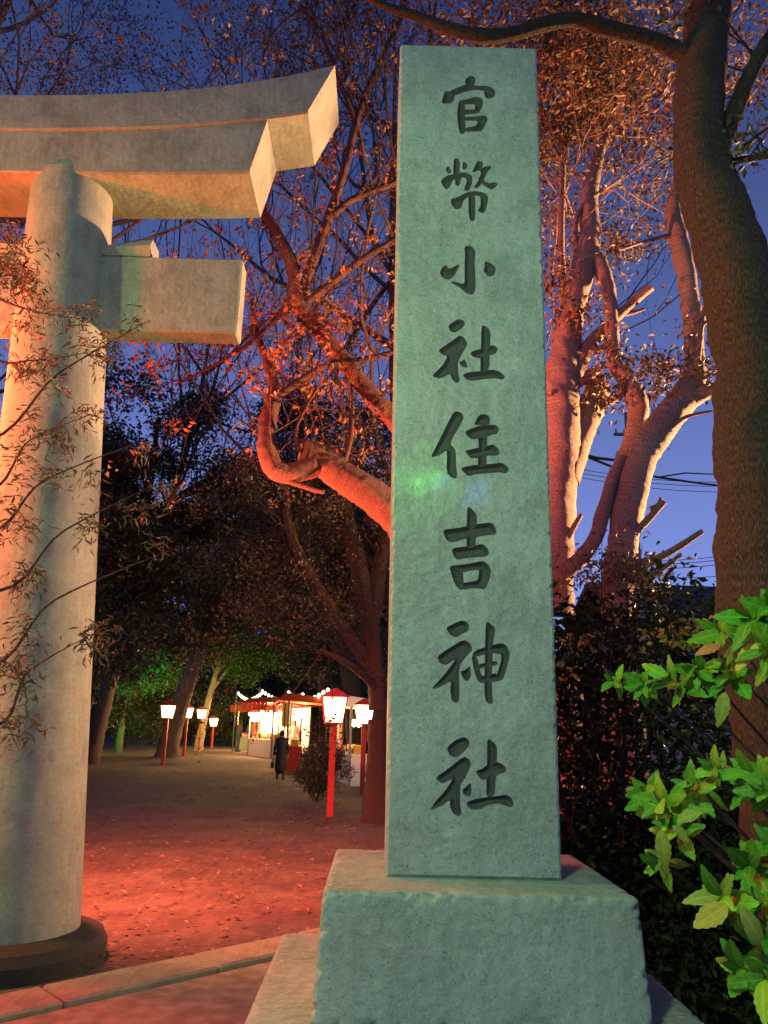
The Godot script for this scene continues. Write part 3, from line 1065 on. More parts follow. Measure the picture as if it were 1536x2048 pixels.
func build_cherry() -> void:
	var o := thing("cherry_tree", Vector3(0.541, 0.182, -9.6) * Vector3(1, 0, 1), 0, "leaning cherry tree with crooked red lit limbs and sparse orange leaves behind the stone pillar", "tree")
	var st := new_st()
	var tips := []
	var trunk := [0.52, -.1, -9.6, .30,  0.50, .5, -9.6, .25,  0.46, 1.6, -9.6, .22,  0.50, 2.6, -9.7, .21,  .42, 3.4, -9.8, .20]
	var base: Vector3 = o.position
	# everything below is laid out in the world and moved under the tree's own base at the end
	limb(st, trunk, 12)
	var a := limb(st, [0.549, 3.519, -9.8, 0.253,  0.311, 3.955, -9.7, 0.247,  0.011, 4.228, -9.5, 0.225,  -0.311, 4.393, -9.3, 0.209,  -0.616, 4.551, -9.2, 0.195,  -0.848, 4.709, -9.1, 0.169,  -1.022, 4.748, -9, 0.155], 12)
	var a2 := limb(st, [-0.818, 4.661, -9.15, 0.157,  -1.009, 4.506, -9, 0.135,  -1.202, 4.423, -8.9, 0.128,  -1.344, 4.46, -8.85, 0.127,  -1.436, 4.669, -8.85, 0.122,  -1.467, 5.047, -8.9, 0.111,  -1.436, 5.427, -9, 0.101,  -1.475, 5.734, -9.1, 0.071,  -1.612, 6.135, -9.2, 0.056,  -1.794, 6.619, -9.4, 0.044,  -1.913, 7.191, -9.6, 0.031], 10)
	var a3 := limb(st, [-1.435, 5.406, -9, 0.063,  -1.329, 5.525, -9, 0.054,  -1.104, 5.734, -9.05, 0.048,  -0.892, 5.919, -9.1, 0.045,  -0.677, 6.059, -9.2, 0.043,  -0.237, 6.194, -9.3, 0.036,  0.161, 6.374, -9.4, 0.027], 8)
	limb(st, [-1.197, 4.34, -8.9, 0.039,  -1.025, 4.281, -8.9, 0.036,  -0.835, 4.207, -8.85, 0.033,  -0.722, 4.17, -8.8, 0.027], 7)
	var c := limb(st, [0.619, 4.388, -10, 0.203,  0.402, 5.135, -9.9, 0.171,  0.154, 5.49, -9.8, 0.143,  -0.056, 5.662, -9.7, 0.136,  -0.263, 5.832, -9.6, 0.125,  -0.507, 6.125, -9.5, 0.121,  -0.783, 6.422, -9.4, 0.118,  -1.024, 6.697, -9.3, 0.118,  -1.215, 6.919, -9.2, 0.127,  -1.286, 7.121, -9.2, 0.108], 11)
	var c1 := limb(st, [-1.233, 6.881, -9.2, 0.114,  -1.276, 7.166, -9.15, 0.094,  -1.327, 7.438, -9.1, 0.091,  -1.459, 7.743, -9.1, 0.085,  -1.62, 8.036, -9.1, 0.075,  -1.793, 8.286, -9.1, 0.062,  -2.129, 8.677, -9.2, 0.049,  -2.639, 9.244, -9.4, 0.04,  -3.196, 10.016, -9.6, 0.03], 9)
	var c2 := limb(st, [-1.237, 6.971, -9.2, 0.094,  -1.152, 7.309, -9.25, 0.075,  -1.029, 7.774, -9.3, 0.069,  -0.902, 8.372, -9.4, 0.067,  -0.782, 8.953, -9.5, 0.062,  -0.678, 9.556, -9.6, 0.059,  -0.579, 10.412, -9.8, 0.058,  -0.429, 11.223, -10, 0.052,  -0.211, 12.078, -10.2, 0.049,  0.063, 13.087, -10.4, 0.043,  0.269, 14.208, -10.6, 0.035], 9)
	var c3 := limb(st, [-1.155, 6.928, -9.2, 0.06,  -0.935, 7.093, -9.2, 0.054,  -0.676, 7.352, -9.2, 0.051,  -0.379, 7.624, -9.2, 0.048,  -0.044, 7.903, -9.25, 0.045,  0.334, 8.213, -9.3, 0.038,  0.831, 8.587, -9.4, 0.032], 8)
	var c4 := limb(st, [-0.828, 8.457, -9.4, 0.053,  -0.595, 8.695, -9.4, 0.05,  -0.316, 8.885, -9.45, 0.047,  -0.031, 9.06, -9.5, 0.044,  0.478, 9.503, -9.6, 0.033], 8)
	var c5 := limb(st, [-1.259, 6.88, -9.2, 0.05,  -1.435, 6.669, -9.1, 0.04,  -1.662, 6.345, -9, 0.032,  -1.883, 6.059, -8.9, 0.025,  -2.218, 5.757, -8.8, 0.019,  -2.601, 5.462, -8.7, 0.015], 7)
	var c6 := limb(st, [-0.578, 10.366, -9.8, 0.046,  -0.759, 10.826, -9.7, 0.038,  -1.012, 11.478, -9.6, 0.035,  -1.177, 11.85, -9.5, 0.031,  -1.496, 12.217, -9.4, 0.023], 7)
	var c7 := limb(st, [-1.099, 11.761, -9.55, 0.031,  -0.806, 12.168, -9.6, 0.028,  -0.592, 12.793, -9.7, 0.024], 6)
	var c8 := limb(st, [-0.465, 5.067, -9.4, 0.039,  -0.454, 5.437, -9.45, 0.036,  -0.482, 5.818, -9.5, 0.027,  -0.585, 6.306, -9.6, 0.021], 6)
	limb(st, [-0.615, 4.531, -9.2, 0.057,  -0.516, 4.789, -9.3, 0.045,  -0.465, 5.067, -9.4, 0.039], 7)
	var c9 := limb(st, [-1.058, 4.733, -9, 0.031,  -1.112, 4.991, -8.9, 0.022,  -0.959, 5.395, -8.9, 0.019,  -0.844, 5.602, -8.9, 0.016], 6)
	for p in [a2, a3, c1, c2, c3, c4, c5, c6, c7, c8, c9]:
		twigs(st, p, 12, .75, .011, 2, tips, .15)
	twigs(st, c, 10, .8, .011, 2, tips, .4)
	twigs(st, c5, 14, .9, .010, 2, tips, .2, -.05)
	# twigs that reach over the torii
	for p in [c1, c6, c2]: twigs(st, p, 10, 1.5, .013, 3, tips, .5, .05)
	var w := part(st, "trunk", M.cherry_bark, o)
	w.position = -base
	var sp := spray_mesh(5, .16, .075, .55, 5, .5)
	var lv := scatter(o, "crown", pick(tips, .22, .08), sp, M.leaf_autumn, [Color(.30, .13, .03), Color(.36, .20, .05), Color(.20, .08, .03), Color(.18, .15, .04)], .7, 1.2)
	lv.position = -base


func build_right_trees() -> void:
	# two pollarded trees with cut stubs beyond the hedge
	var base := Vector3(2.109, 3.274, -9) * Vector3(1, 0, 1)
	var o := thing("pruned_tree", base, 0, "pruned tree with forked pale limbs and brown foliage directly right of the stone pillar", "tree", "pruned trees beyond the hedge")
	var st := new_st()
	var tips := []
	var root := [base.x - .1, -.1, -9.0, .34,  base.x - .05, .8, -9.0, .26,  base.x, 2.2, -9, .20]
	limb(st, root, 12)
	var a := limb(st, [2.079, 2.797, -9, 0.182,  2.091, 3.273, -9, 0.184,  2.113, 4.203, -9, 0.214,  2.185, 4.985, -9, 0.237,  2.215, 5.801, -9, 0.21,  2.365, 6.659, -9, 0.17,  2.553, 7.369, -9, 0.16,  2.687, 7.948, -9, 0.142,  2.73, 8.578, -9.1, 0.118,  2.887, 9.241, -9.2, 0.089,  3.128, 10.024, -9.3, 0.073,  3.457, 10.994, -9.5, 0.057,  3.989, 12.34, -9.8, 0.04], 12)
	var a2 := limb(st, [2.313, 5.7, -9, 0.108,  2.525, 6.17, -8.95, 0.093,  2.812, 6.529, -8.9, 0.077,  3.106, 6.796, -8.8, 0.061,  3.343, 6.987, -8.7, 0.054], 9)
	var a3 := limb(st, [2.202, 4.461, -9, 0.184,  2.383, 4.961, -9.1, 0.195,  2.567, 5.379, -9.2, 0.193,  2.742, 5.778, -9.3, 0.164,  2.692, 6.1, -9.3, 0.099], 10)
	var a4 := limb(st, [2.689, 7.716, -9, 0.114,  2.801, 7.311, -8.9, 0.102,  2.855, 6.876, -8.85, 0.091,  2.834, 6.276, -8.8, 0.086,  2.865, 5.93, -8.8, 0.094,  3.012, 5.674, -8.8, 0.112,  3.107, 5.394, -8.8, 0.13,  3.049, 5.016, -8.85, 0.117,  2.87, 4.639, -8.9, 0.073], 10)
	var a5 := limb(st, [2.318, 6.297, -9, 0.078,  2.323, 7.011, -9.1, 0.06,  2.337, 7.842, -9.2, 0.051,  2.407, 8.723, -9.3, 0.046,  2.484, 9.396, -9.4, 0.036,  2.631, 10.281, -9.5, 0.03], 8)
	var a6 := limb(st, [2.593, 7.37, -9, 0.06,  2.481, 7.864, -9, 0.047,  2.532, 8.257, -9, 0.034,  2.749, 8.542, -9, 0.027,  3.144, 8.837, -9, 0.021], 7)
	limb(st, [2.937, 6.69, -8.9, 0.045,  3.136, 6.703, -8.85, 0.029,  3.282, 6.736, -8.8, 0.019], 6)
	limb(st, [2.641, 6.183, -8.9, 0.045,  2.852, 6.233, -8.85, 0.038,  2.903, 6.278, -8.8, 0.029], 6)
	for s in [[2.391, 5.737, -9, 0.064,  2.494, 5.762, -8.9, 0.054,  2.677, 5.915, -8.85, 0.047], [2.62, 5.415, -9.2, 0.084,  2.824, 5.551, -9.1, 0.064,  2.974, 5.637, -9.05, 0.057], [2.146, 3.617, -8.9, 0.047,  2.262, 3.839, -8.8, 0.035,  2.338, 3.964, -8.8, 0.03], [2.856, 5.454, -8.8, 0.05,  2.904, 5.567, -8.75, 0.04,  2.92, 5.679, -8.7, 0.034]]:
		limb(st, s, 8)
	for p in [a, a5]: twigs(st, p, 24, 1.3, .016, 3, tips, .62, .12, .8)
	twigs(st, a6, 8, .8, .01, 2, tips, .3)
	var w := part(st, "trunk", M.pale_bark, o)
	w.position = -base
	var dense := spray_mesh(10, .30, .085, .5, 9, .3)
	var cr := pick(tips, .5, .16)
	for q in clump_points(Vector3(3.021, 10.845, -9.6), Vector3(1.3, 1.3, 1.0), 16, 26, .42): cr.append(q)
	for e in [[Vector3(2.841, 6.023, -8.85), .22], [Vector3(2.689, 5.539, -8.85), .25], [Vector3(3.43, 5.866, -8.85), .2], [Vector3(3.061, 7.624, -8.85), .16], [Vector3(2.39, 6.575, -8.85), .12], [Vector3(2.12, 7.149, -8.85), .25]]:
		for k in 26: cr.append(e[0] + Vector3(rng.randfn(), rng.randfn() * .7, rng.randfn()) * e[1] * .5)
	var lv := scatter(o, "crown", cr, dense, M.leaf_autumn, [Color(.17, .10, .035), Color(.12, .10, .03), Color(.22, .12, .04), Color(.09, .09, .03)], .7, 1.2)
	lv.position = -base

	base = Vector3(2.635, 3.135, -8.5) * Vector3(1, 0, 1)
	o = thing("pruned_tree", base, 0, "pruned tree leaning right with stubby cut branches between hedge and dark trunk", "tree", "pruned trees beyond the hedge")
	st = new_st()
	tips = []
	limb(st, [base.x - .1, -.1, -8.5, .34,  base.x - .05, 1.0, -8.5, .25,  base.x, 2.3, -8.5, .20], 12)
	var b := limb(st, [2.603, 2.686, -8.5, 0.171,  2.64, 3.135, -8.5, 0.174,  2.723, 3.597, -8.5, 0.17,  2.863, 4.196, -8.5, 0.182,  3.046, 4.692, -8.5, 0.191,  3.309, 5.065, -8.5, 0.184,  3.558, 5.354, -8.5, 0.18,  3.707, 5.705, -8.5, 0.133,  3.748, 6.346, -8.5, 0.117,  3.725, 6.973, -8.5, 0.113,  3.67, 7.549, -8.5, 0.121,  3.624, 7.955, -8.5, 0.109,  3.767, 8.453, -8.5, 0.091,  4.016, 9.174, -8.6, 0.074,  4.306, 10.102, -8.7, 0.055], 12)
	limb(st, [3.501, 5.243, -8.5, 0.119,  3.698, 5.365, -8.4, 0.101,  3.862, 5.414, -8.3, 0.076,  3.959, 5.442, -8.3, 0.059], 9)
	limb(st, [2.038, 3.215, -8.7, 0.098,  2.25, 3.386, -8.6, 0.094,  2.419, 3.613, -8.55, 0.086,  2.52, 3.946, -8.5, 0.078,  2.644, 4.312, -8.5, 0.075,  2.782, 4.592, -8.5, 0.07], 10)
	var b2 := limb(st, [3.687, 5.656, -8.4, 0.045,  3.732, 5.994, -8.35, 0.039,  3.774, 6.302, -8.3, 0.036,  3.874, 6.61, -8.3, 0.027], 7)
	for s in [[2.777, 3.616, -8.45, 0.051,  2.935, 3.769, -8.35, 0.045,  3.129, 3.991, -8.25, 0.039], [2.984, 3.914, -8.3, 0.028,  3.072, 3.963, -8.3, 0.022,  3.117, 4.046, -8.3, 0.02], [2.699, 3.315, -8.4, 0.05,  2.943, 3.318, -8.3, 0.044,  3.191, 3.437, -8.2, 0.038,  3.467, 3.622, -8.1, 0.03], [2.718, 3.174, -8.4, 0.042,  2.933, 3.172, -8.3, 0.036,  3.095, 3.256, -8.2, 0.03,  3.252, 3.382, -8.2, 0.022], [2.823, 3.158, -8.3, 0.025,  2.944, 3.329, -8.3, 0.022,  3.005, 3.415, -8.3, 0.017], [3.258, 4.86, -8.4, 0.035,  3.467, 5.031, -8.3, 0.026,  3.749, 5.077, -8.2, 0.014], [3.768, 6.235, -8.3, 0.024,  3.887, 6.282, -8.2, 0.018], [3.624, 7.621, -8.5, 0.038,  3.261, 7.467, -8.4, 0.025,  2.84, 7.242, -8.3, 0.015]]:
		limb(st, s, 8)
	twigs(st, b, 5, .7, .010, 2, tips, .85, .2, .7)
	twigs(st, b2, 6, .35, .008, 1, tips, .2)
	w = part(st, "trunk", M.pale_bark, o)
	w.position = -base
	cr = pick(tips, .25, .1)
	for e in [[Vector3(3.222, 5.587, -8.35), .26], [Vector3(3.832, 5.636, -8.35), .24], [Vector3(2.651, 3.247, -8.35), .3], [Vector3(2.288, 3.154, -8.35), .25], [Vector3(2.945, 3.087, -8.35), .2]]:
		for k in 30: cr.append(e[0] + Vector3(rng.randfn(), rng.randfn() * .7, rng.randfn()) * e[1] * .5)
	lv = scatter(o, "crown", cr, dense, M.leaf_autumn, [Color(.16, .13, .04), Color(.12, .12, .03), Color(.2, .14, .05)], .6, 1.0)
	lv.position = -base


func build_near_tree() -> void:
	var base := Vector3(1.554, 2.045, -3.2) * Vector3(1, 0, 1)
	var o := thing("dark_tree", base, 0, "dark near tree trunk at the right edge with one bough reaching over the stone pillar", "tree")
	var st := new_st()
	var tips := []
	limb(st, [base.x + .12, -.1, -3.2, .24,  base.x + .09, .6, -3.2, .19,  base.x + .05, 1.4, -3.2, .175,  base.x + .04, 2.0, -3.2, .172], 16)
	var t := limb(st, [1.564, 1.94, -3.2, 0.171,  1.586, 2.152, -3.2, 0.169,  1.615, 2.483, -3.2, 0.163,  1.638, 2.833, -3.2, 0.156,  1.658, 3.203, -3.2, 0.156,  1.646, 3.541, -3.2, 0.165,  1.586, 3.866, -3.2, 0.154,  1.536, 4.179, -3.2, 0.138,  1.537, 4.477, -3.2, 0.126,  1.59, 4.854, -3.2, 0.114,  1.662, 5.251, -3.2, 0.114,  1.76, 5.742, -3.2, 0.107,  1.844, 6.342, -3.2, 0.085], 16)
	var b := limb(st, [1.572, 4.821, -3.2, 0.052,  1.441, 4.899, -3.18, 0.046,  1.279, 4.933, -3.15, 0.042,  1.091, 4.952, -3.12, 0.04,  0.909, 4.982, -3.1, 0.037,  0.755, 4.951, -3.1, 0.037,  0.602, 4.889, -3.1, 0.035,  0.437, 4.865, -3.1, 0.033,  0.273, 4.904, -3.1, 0.029,  0.095, 4.982, -3.1, 0.025,  -0.085, 5.054, -3.1, 0.02,  -0.296, 5.205, -3.1, 0.015], 12)
	var c := limb(st, [1.627, 4.3, -3.2, 0.057,  1.698, 4.497, -3.15, 0.047,  1.783, 4.695, -3.1, 0.04,  1.923, 4.95, -3.1, 0.033,  2.142, 5.283, -3.1, 0.026], 10)
	var c2 := limb(st, [1.643, 4.212, -3.2, 0.025,  1.691, 4.164, -3.1, 0.017,  1.755, 4.098, -3, 0.012,  1.9, 4.136, -3, 0.008], 8)
	limb(st, [1.672, 4.215, -3.1, 0.012,  1.724, 4.245, -3.05, 0.008,  1.825, 4.303, -3, 0.006], 6)
	twigs(st, b, 6, .3, .005, 1, [], .3, .2)
	twigs(st, c, 8, .5, .007, 2, tips, .3, .1)
	twigs(st, c2, 4, .25, .004, 1, tips, .4, .1)
	var w := part(st, "trunk", M.dark_bark, o)
	w.position = -base
	var sp := spray_mesh(5, .12, .055, .5, 21, .3)
	var lv := scatter(o, "crown", pick(tips, .35, .05), sp, M.leaf_autumn, [Color(.12, .09, .03), Color(.08, .08, .03)], .7, 1.1)
	lv.position = -base


func round_tree(called: String, label: String, at: Vector3, h: float, half: Vector3, clumps: int, each: int, colors: Array, trunk_r: float, bark: Material, mesh: Mesh, group := "", clump_r := .9, lean := Vector3.ZERO, m: Material = null) -> Node3D:
	var o := thing(called, at, 0, label, "tree", group)
	var st := new_st()
	var c := Vector3(0, h - half.y, 0) + lean
	limb(st, [0, -.1, 0, trunk_r * 1.35, lean.x * .1, h * .12, lean.z * .1, trunk_r, lean.x * .4, h * .35, lean.z * .4, trunk_r * .8, lean.x * .9, h * .65, lean.z * .9, trunk_r * .45, lean.x, h * .9, lean.z, trunk_r * .15], 10)
	for k in 9:
		var y := h * rng.randf_range(.3, .7)
		var s := Vector3(lean.x * y / h, y, lean.z * y / h)
		var a := rng.randf() * TAU
		var e := c + Vector3(cos(a) * half.x, rng.randf_range(-.4, .6) * half.y, sin(a) * half.z) * .8
		var mid := s.lerp(e, .5) + Vector3.UP * .15 * half.y
		limb(st, [s.x, s.y, s.z, trunk_r * .4, mid.x, mid.y, mid.z, trunk_r * .25, e.x, e.y, e.z, trunk_r * .08], 6, 4)
	part(st, "trunk", bark, o)
	scatter(o, "crown", clump_points(c, half, clumps, each, clump_r), mesh, m if m else M.leaf_dark, colors, .8, 1.3)
	return o


func bare_tree(label: String, at: Vector3, h: float, r: float, leaf_share: float, colors: Array, mesh: Mesh, group: String, lean := Vector3.ZERO) -> void:
	var o := thing("bare_tree", at, 0, label, "tree", group)
	var st := new_st()
	var tips := []
	var t := limb(st, [0, -.1, 0, r * 1.3, lean.x * .15, h * .15, lean.z * .15, r, lean.x * .5, h * .4, lean.z * .5, r * .75, lean.x * .9, h * .7, lean.z * .9, r * .4, lean.x, h, lean.z, r * .1], 10)
	twigs(st, t, 22, h * .24, r * .3, 4, tips, .3, .2, .75)
	part(st, "trunk", M.bark, o)
	scatter(o, "crown", pick(tips, leaf_share, .15), mesh, M.leaf_autumn, colors, .8, 1.3)


func build_background_trees() -> void:
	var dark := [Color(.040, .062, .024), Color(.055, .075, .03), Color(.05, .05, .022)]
	var brown := [Color(.14, .07, .03), Color(.09, .06, .025), Color(.18, .09, .03)]
	var big := spray_mesh(22, .62, .15, .5, 41, .3)
	var fine := spray_mesh(12, .36, .09, .5, 43, .3)
	var left := "dark evergreens left of the approach"
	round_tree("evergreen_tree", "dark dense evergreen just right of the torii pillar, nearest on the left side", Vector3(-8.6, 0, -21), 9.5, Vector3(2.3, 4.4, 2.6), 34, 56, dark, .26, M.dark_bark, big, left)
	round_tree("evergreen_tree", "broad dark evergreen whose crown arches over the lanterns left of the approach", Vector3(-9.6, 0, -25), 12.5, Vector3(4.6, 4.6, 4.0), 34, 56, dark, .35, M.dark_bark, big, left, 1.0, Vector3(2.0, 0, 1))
	round_tree("evergreen_tree", "leaning brown trunked tree above the lit lanterns, tallest behind them", Vector3(-8.9, 0, -34), 13.0, Vector3(4.2, 4.0, 4.0), 36, 56, dark, .38, M.bark, big, left, 1.1, Vector3(2.6, 0, 0))
	var green := [Color(.05, .09, .02), Color(.07, .12, .03), Color(.04, .07, .02)]
	round_tree("maple_tree", "tree lit green beyond the lanterns at the left of the approach", Vector3(-12.2, 0, -38), 8.2, Vector3(3.4, 2.6, 3.0), 46, 50, green, .14, M.bark, big, "green lit trees", 1.0)
	round_tree("maple_tree", "pale forked tree lit green in the middle distance, right of the lantern row", Vector3(-9.6, 0, -43), 9.4, Vector3(3.6, 2.8, 3.0), 46, 50, green, .20, M.pale_bark, big, "green lit trees", 1.0, Vector3(1.2, 0, 0))
	round_tree("evergreen_tree", "far dark tree closing the end of the approach behind the stalls", Vector3(-8.5, 0, -62), 17, Vector3(7, 7, 5), 80, 60, dark, .4, M.dark_bark, big, left, 1.6)
	round_tree("evergreen_tree", "far dark tree beyond the stalls, right of the end of the approach", Vector3(-1.5, 0, -58), 17, Vector3(6, 7.5, 5), 80, 60, dark, .4, M.dark_bark, big, "", 1.6)
	round_tree("evergreen_tree", "far dark tree at the left behind the green lit trees", Vector3(-18, 0, -50), 16, Vector3(6, 7, 5), 70, 60, dark, .4, M.dark_bark, big, left, 1.6)
	# right side of the approach
	round_tree("approach_tree", "dim tree with low spreading leafy limbs above the nearest red lantern post", Vector3(.4, 0, -17.5), 8.2, Vector3(3.4, 2.4, 2.6), 40, 44, [Color(.05, .065, .022), Color(.045, .055, .02), Color(.07, .055, .022)], .24, M.dark_bark, fine, "trees right of the approach", .8, Vector3(-1.4, 0, 0), M.leaf_autumn)
	round_tree("approach_tree", "dark tall tree behind the cherry tree, right of the approach", Vector3(-.6, 0, -26), 13.0, Vector3(4.2, 4.6, 3.6), 42, 56, dark, .32, M.dark_bark, big, "trees right of the approach", 1.0, Vector3(-1.6, 0, 0))
	round_tree("approach_tree", "dark tree farther along the right side of the approach over the stalls", Vector3(-2.4, 0, -38), 14.0, Vector3(4.4, 5.0, 4), 60, 60, dark, .34, M.dark_bark, big, "trees right of the approach", 1.1, Vector3(-1.0, 0, 0))
	# undergrowth and woods behind
	for e in [[-13.5, -24, 2.6, 3.2, "dark undergrowth shrub hard right of the torii pillar, nearest of its row"], [-12.5, -30, 2.2, 3.0, "dark undergrowth shrub left of the leftmost lantern post"], [-15, -36, 3, 4, "dark undergrowth shrub under the left green lit tree"], [-14, -44, 3, 4.5, "dark undergrowth shrub behind the row of lantern posts"], [-11.5, -52, 3.5, 4.5, "dark undergrowth shrub behind the farthest low lantern post"], [-6.5, -58, 4, 4.5, "dark undergrowth shrub behind the farthest bright stall"], [-1.5, -50, 3, 4, "dark undergrowth shrub behind the red awning stall"], [1.5, -40, 3, 4.5, "dark undergrowth shrub farthest right behind the orange awning stall"], [2.2, -30, 2.6, 4.0, "dark undergrowth shrub behind the orange awning stall"], [2.0, -23, 1.8, 3.2, "dark undergrowth shrub behind the small white stall"]]:
		var s2 := thing("woodland_shrub", Vector3(e[0], 0, e[1]), 0, e[4], "shrub", "dark undergrowth beside the approach")
		var st2 := new_st()
		for k in 6: grow(st2, Vector3(rng.randfn() * .2, -.05, rng.randfn() * .2), Vector3(rng.randfn() * .4, 1, rng.randfn() * .4).normalized(), e[3] * .35, .04, 2, [], .6, .2)
		part(st2, "stem", M.dark_bark, s2)
		scatter(s2, "foliage", clump_points(Vector3(0, e[3] * .5, 0), Vector3(e[2], e[3] * .5, e[2]), 40, 50, .8), big, M.leaf_dark, dark, .7, 1.1)
	var wood := thing("far_wood", Vector3(-6, 0, -85), 0, "dark far wood that closes the view behind all the trees", "wood")
	tag(wood, "", "", "", "stuff")
	var wp := []
	for k in 9000: wp.append(Vector3(rng.randf_range(-55, 60), rng.randf_range(0, 1) * rng.randf_range(3, 13), rng.randf_range(-6, 6)))
	scatter(wood, "foliage", wp, spray_mesh(22, 1.8, .5, .5, 99, .3), M.leaf_dark, dark, .8, 1.4)
	# forked dim stems just left of the stone pillar
	var o := thing("forked_tree", Vector3(-0.066, 1.111, -13.2) * Vector3(1, 0, 1), 0, "dim forked tree trunk rising just left of the stone pillar above the lantern", "tree", "trees right of the approach")
	var st := new_st()
	var base: Vector3 = o.position
	var tips := []
	limb(st, [base.x + .06, -.1, -13.2, .24, base.x + .05, .8, -13.2, .17, base.x + .03, 1.6, -13.2, .15], 10)
	var f1 := limb(st, [-0.018, 1.747, -13.2, 0.149,  -0.087, 2.481, -13.2, 0.152,  -0.213, 3.321, -13.2, 0.163,  -0.373, 4.014, -13.2, 0.174,  -0.572, 4.725, -13.2, 0.141,  -0.702, 5.365, -13.2, 0.116,  -0.708, 6.025, -13.2, 0.09,  -0.665, 6.743, -13.3, 0.065], 10)
	var f2 := limb(st, [-0.174, 3.151, -13.2, 0.154,  -0.083, 3.933, -13.2, 0.139,  0.014, 4.559, -13.2, 0.123,  0.191, 5.388, -13.2, 0.098], 9)
	var f3 := limb(st, [-0.172, 2.479, -13.2, 0.126,  -0.606, 3.032, -13, 0.109,  -1.04, 3.665, -12.8, 0.092,  -1.385, 4.213, -12.6, 0.084,  -1.573, 4.674, -12.4, 0.075,  -1.653, 5.192, -12.4, 0.063,  -1.786, 5.721, -12.4, 0.047], 9)
	var f4 := limb(st, [0.008, 2.031, -13.2, 0.075,  -0.326, 2.325, -12.8, 0.065,  -0.64, 2.501, -12.4, 0.052,  -0.948, 2.616, -12.2, 0.035], 8)
	for p in [f1, f2, f3, f4]: twigs(st, p, 14, .9, .013, 3, tips, .35, .1, .8)
	var w := part(st, "trunk", M.dark_bark, o)
	w.position = -base
	var lv := scatter(o, "crown", pick(tips, .40, .14), spray_mesh(6, .22, .07, .5, 77, .3), M.leaf_autumn, [Color(.06, .07, .022), Color(.08, .06, .022), Color(.05, .06, .02)], .7, 1.2)
	lv.position = -base
	# tall bare trees against the sky
	var tall := "tall thin leaved trees against the dusk sky"
	var sparse := spray_mesh(6, .3, .085, .55, 51, .3)
	bare_tree("tall tree with orange brown leaves above the left end of the torii lintel", Vector3(-8.8, 0, -12.5), 16.5, .26, 1.2, brown, sparse, tall, Vector3(1.0, 0, .5))
	bare_tree("tall fine twigged tree behind the torii between pillar and cherry limbs", Vector3(-9.8, 0, -27.5), 18.5, .24, .06, brown, sparse, tall, Vector3(2.8, 0, 0))
	bare_tree("tall fine twigged tree rising behind the crooked cherry limbs", Vector3(-.4, 0, -28.5), 19.0, .22, .06, brown, sparse, tall, Vector3(-3.4, 0, 0))
	bare_tree("tall brown leaved tree rising directly behind the top of the stone pillar", Vector3(.6, 0, -15.5), 17.5, .26, .35, brown, sparse, tall, Vector3(-.6, 0, 0))


func build_hedge() -> void:
	var o := thing("hedge", Vector3(1.6, 0, -4.7), 0, "tall dark glossy hedge behind the stone pillar and the leafy shrub", "hedge")
	var st := new_st()
	var tips := []
	for k in 16:
		var x := rng.randf_range(-.9, 2.4)
		grow(st, Vector3(x, -.05, rng.randf_range(-.35, .35)), Vector3(rng.randfn() * .15, 1, rng.randfn() * .15).normalized(), .95, .022, 3, tips, .5, .3)
	part(st, "stem", M.dark_bark, o)
	var pts := []
	for k in 8500:
		var x := rng.randf_range(-1.25, 2.9)
		var top := 2.28 + sin(x * 3.1) * .09 + sin(x * 7.7 + 1) * .06 - .10 * maxf(x - .5, 0)
		var y := rng.randf_range(.05, top)
		var z := rng.randf_range(-.5, .5) * (1.0 - .3 * pow(y / top, 4))
		if k > 5200: y = rng.randf_range(.02, 1.1)
		pts.append(Vector3(x, y, z))
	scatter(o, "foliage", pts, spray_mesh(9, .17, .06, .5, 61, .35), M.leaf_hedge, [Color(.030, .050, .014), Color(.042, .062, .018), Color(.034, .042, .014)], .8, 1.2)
	var y2 := []
	for e in [[Vector3(1.638, 2.058, -4.12), 14], [Vector3(1.699, 1.993, -4.12), 10], [Vector3(1.539, 1.989, -4.12), 12], [Vector3(1.059, 1.964, -4.12), 6], [Vector3(0.96, 1.817, -4.12), 5], [Vector3(1.403, 1.946, -4.12), 5], [Vector3(1.53, 1.69, -4.12), 5]]:
		for k in e[1]: y2.append(e[0] + Vector3(rng.randfn() * .06, rng.randfn() * .04, 0) - o.position)
	scatter(o, "yellow_leaves", y2, spray_mesh(3, .07, .055, .6, 63, .3), M.leaf_hedge, [Color(.30, .24, .05), Color(.36, .26, .04), Color(.25, .22, .08)], .7, 1.1)


func leaf_mesh(l: float, w: float, curl: float, seed_: int) -> ArrayMesh:
	# obovate, finely toothed, arched across and along
	var r := RandomNumberGenerator.new()
	r.seed = seed_
	var st := new_st()
	st.set_smooth_group(0)
	var n := 12
	var twist := r.randf_range(-.25, .25)
	var grid := []
	for i in n + 1:
		var t := float(i) / n
		var half := w * .5 * pow(sin(PI * pow(t, .82)), .8) if i < n else 0.0
		if i == 0: half = w * .03
		var tooth := (.045 if i % 2 else -.035) * w * (1.0 if t > .3 and i < n else 0.0)
		var y := -curl * l * t * t
		var row := []
		for k in 5:
			var u := (k - 2) / 2.0
			var x := u * maxf(half + (tooth if absf(u) > .9 else 0.0), 0)
			var p := Vector3(x, y + half * (.30 * absf(u) - .22 * u * u) + twist * x * t, -t * l + (tooth * .4 if absf(u) > .9 else 0.0))
			row.append([p, Vector2(.5 + u * .5, t)])
		grid.append(row)
	for i in n:
		for k in 4:
			var q := [grid[i][k], grid[i + 1][k], grid[i + 1][k + 1], grid[i][k + 1]]
			for e in [0, 1, 2, 0, 2, 3]:
				st.set_uv(q[e][1]); st.add_vertex(q[e][0])
	st.index()
	st.generate_normals()
	return st.commit()


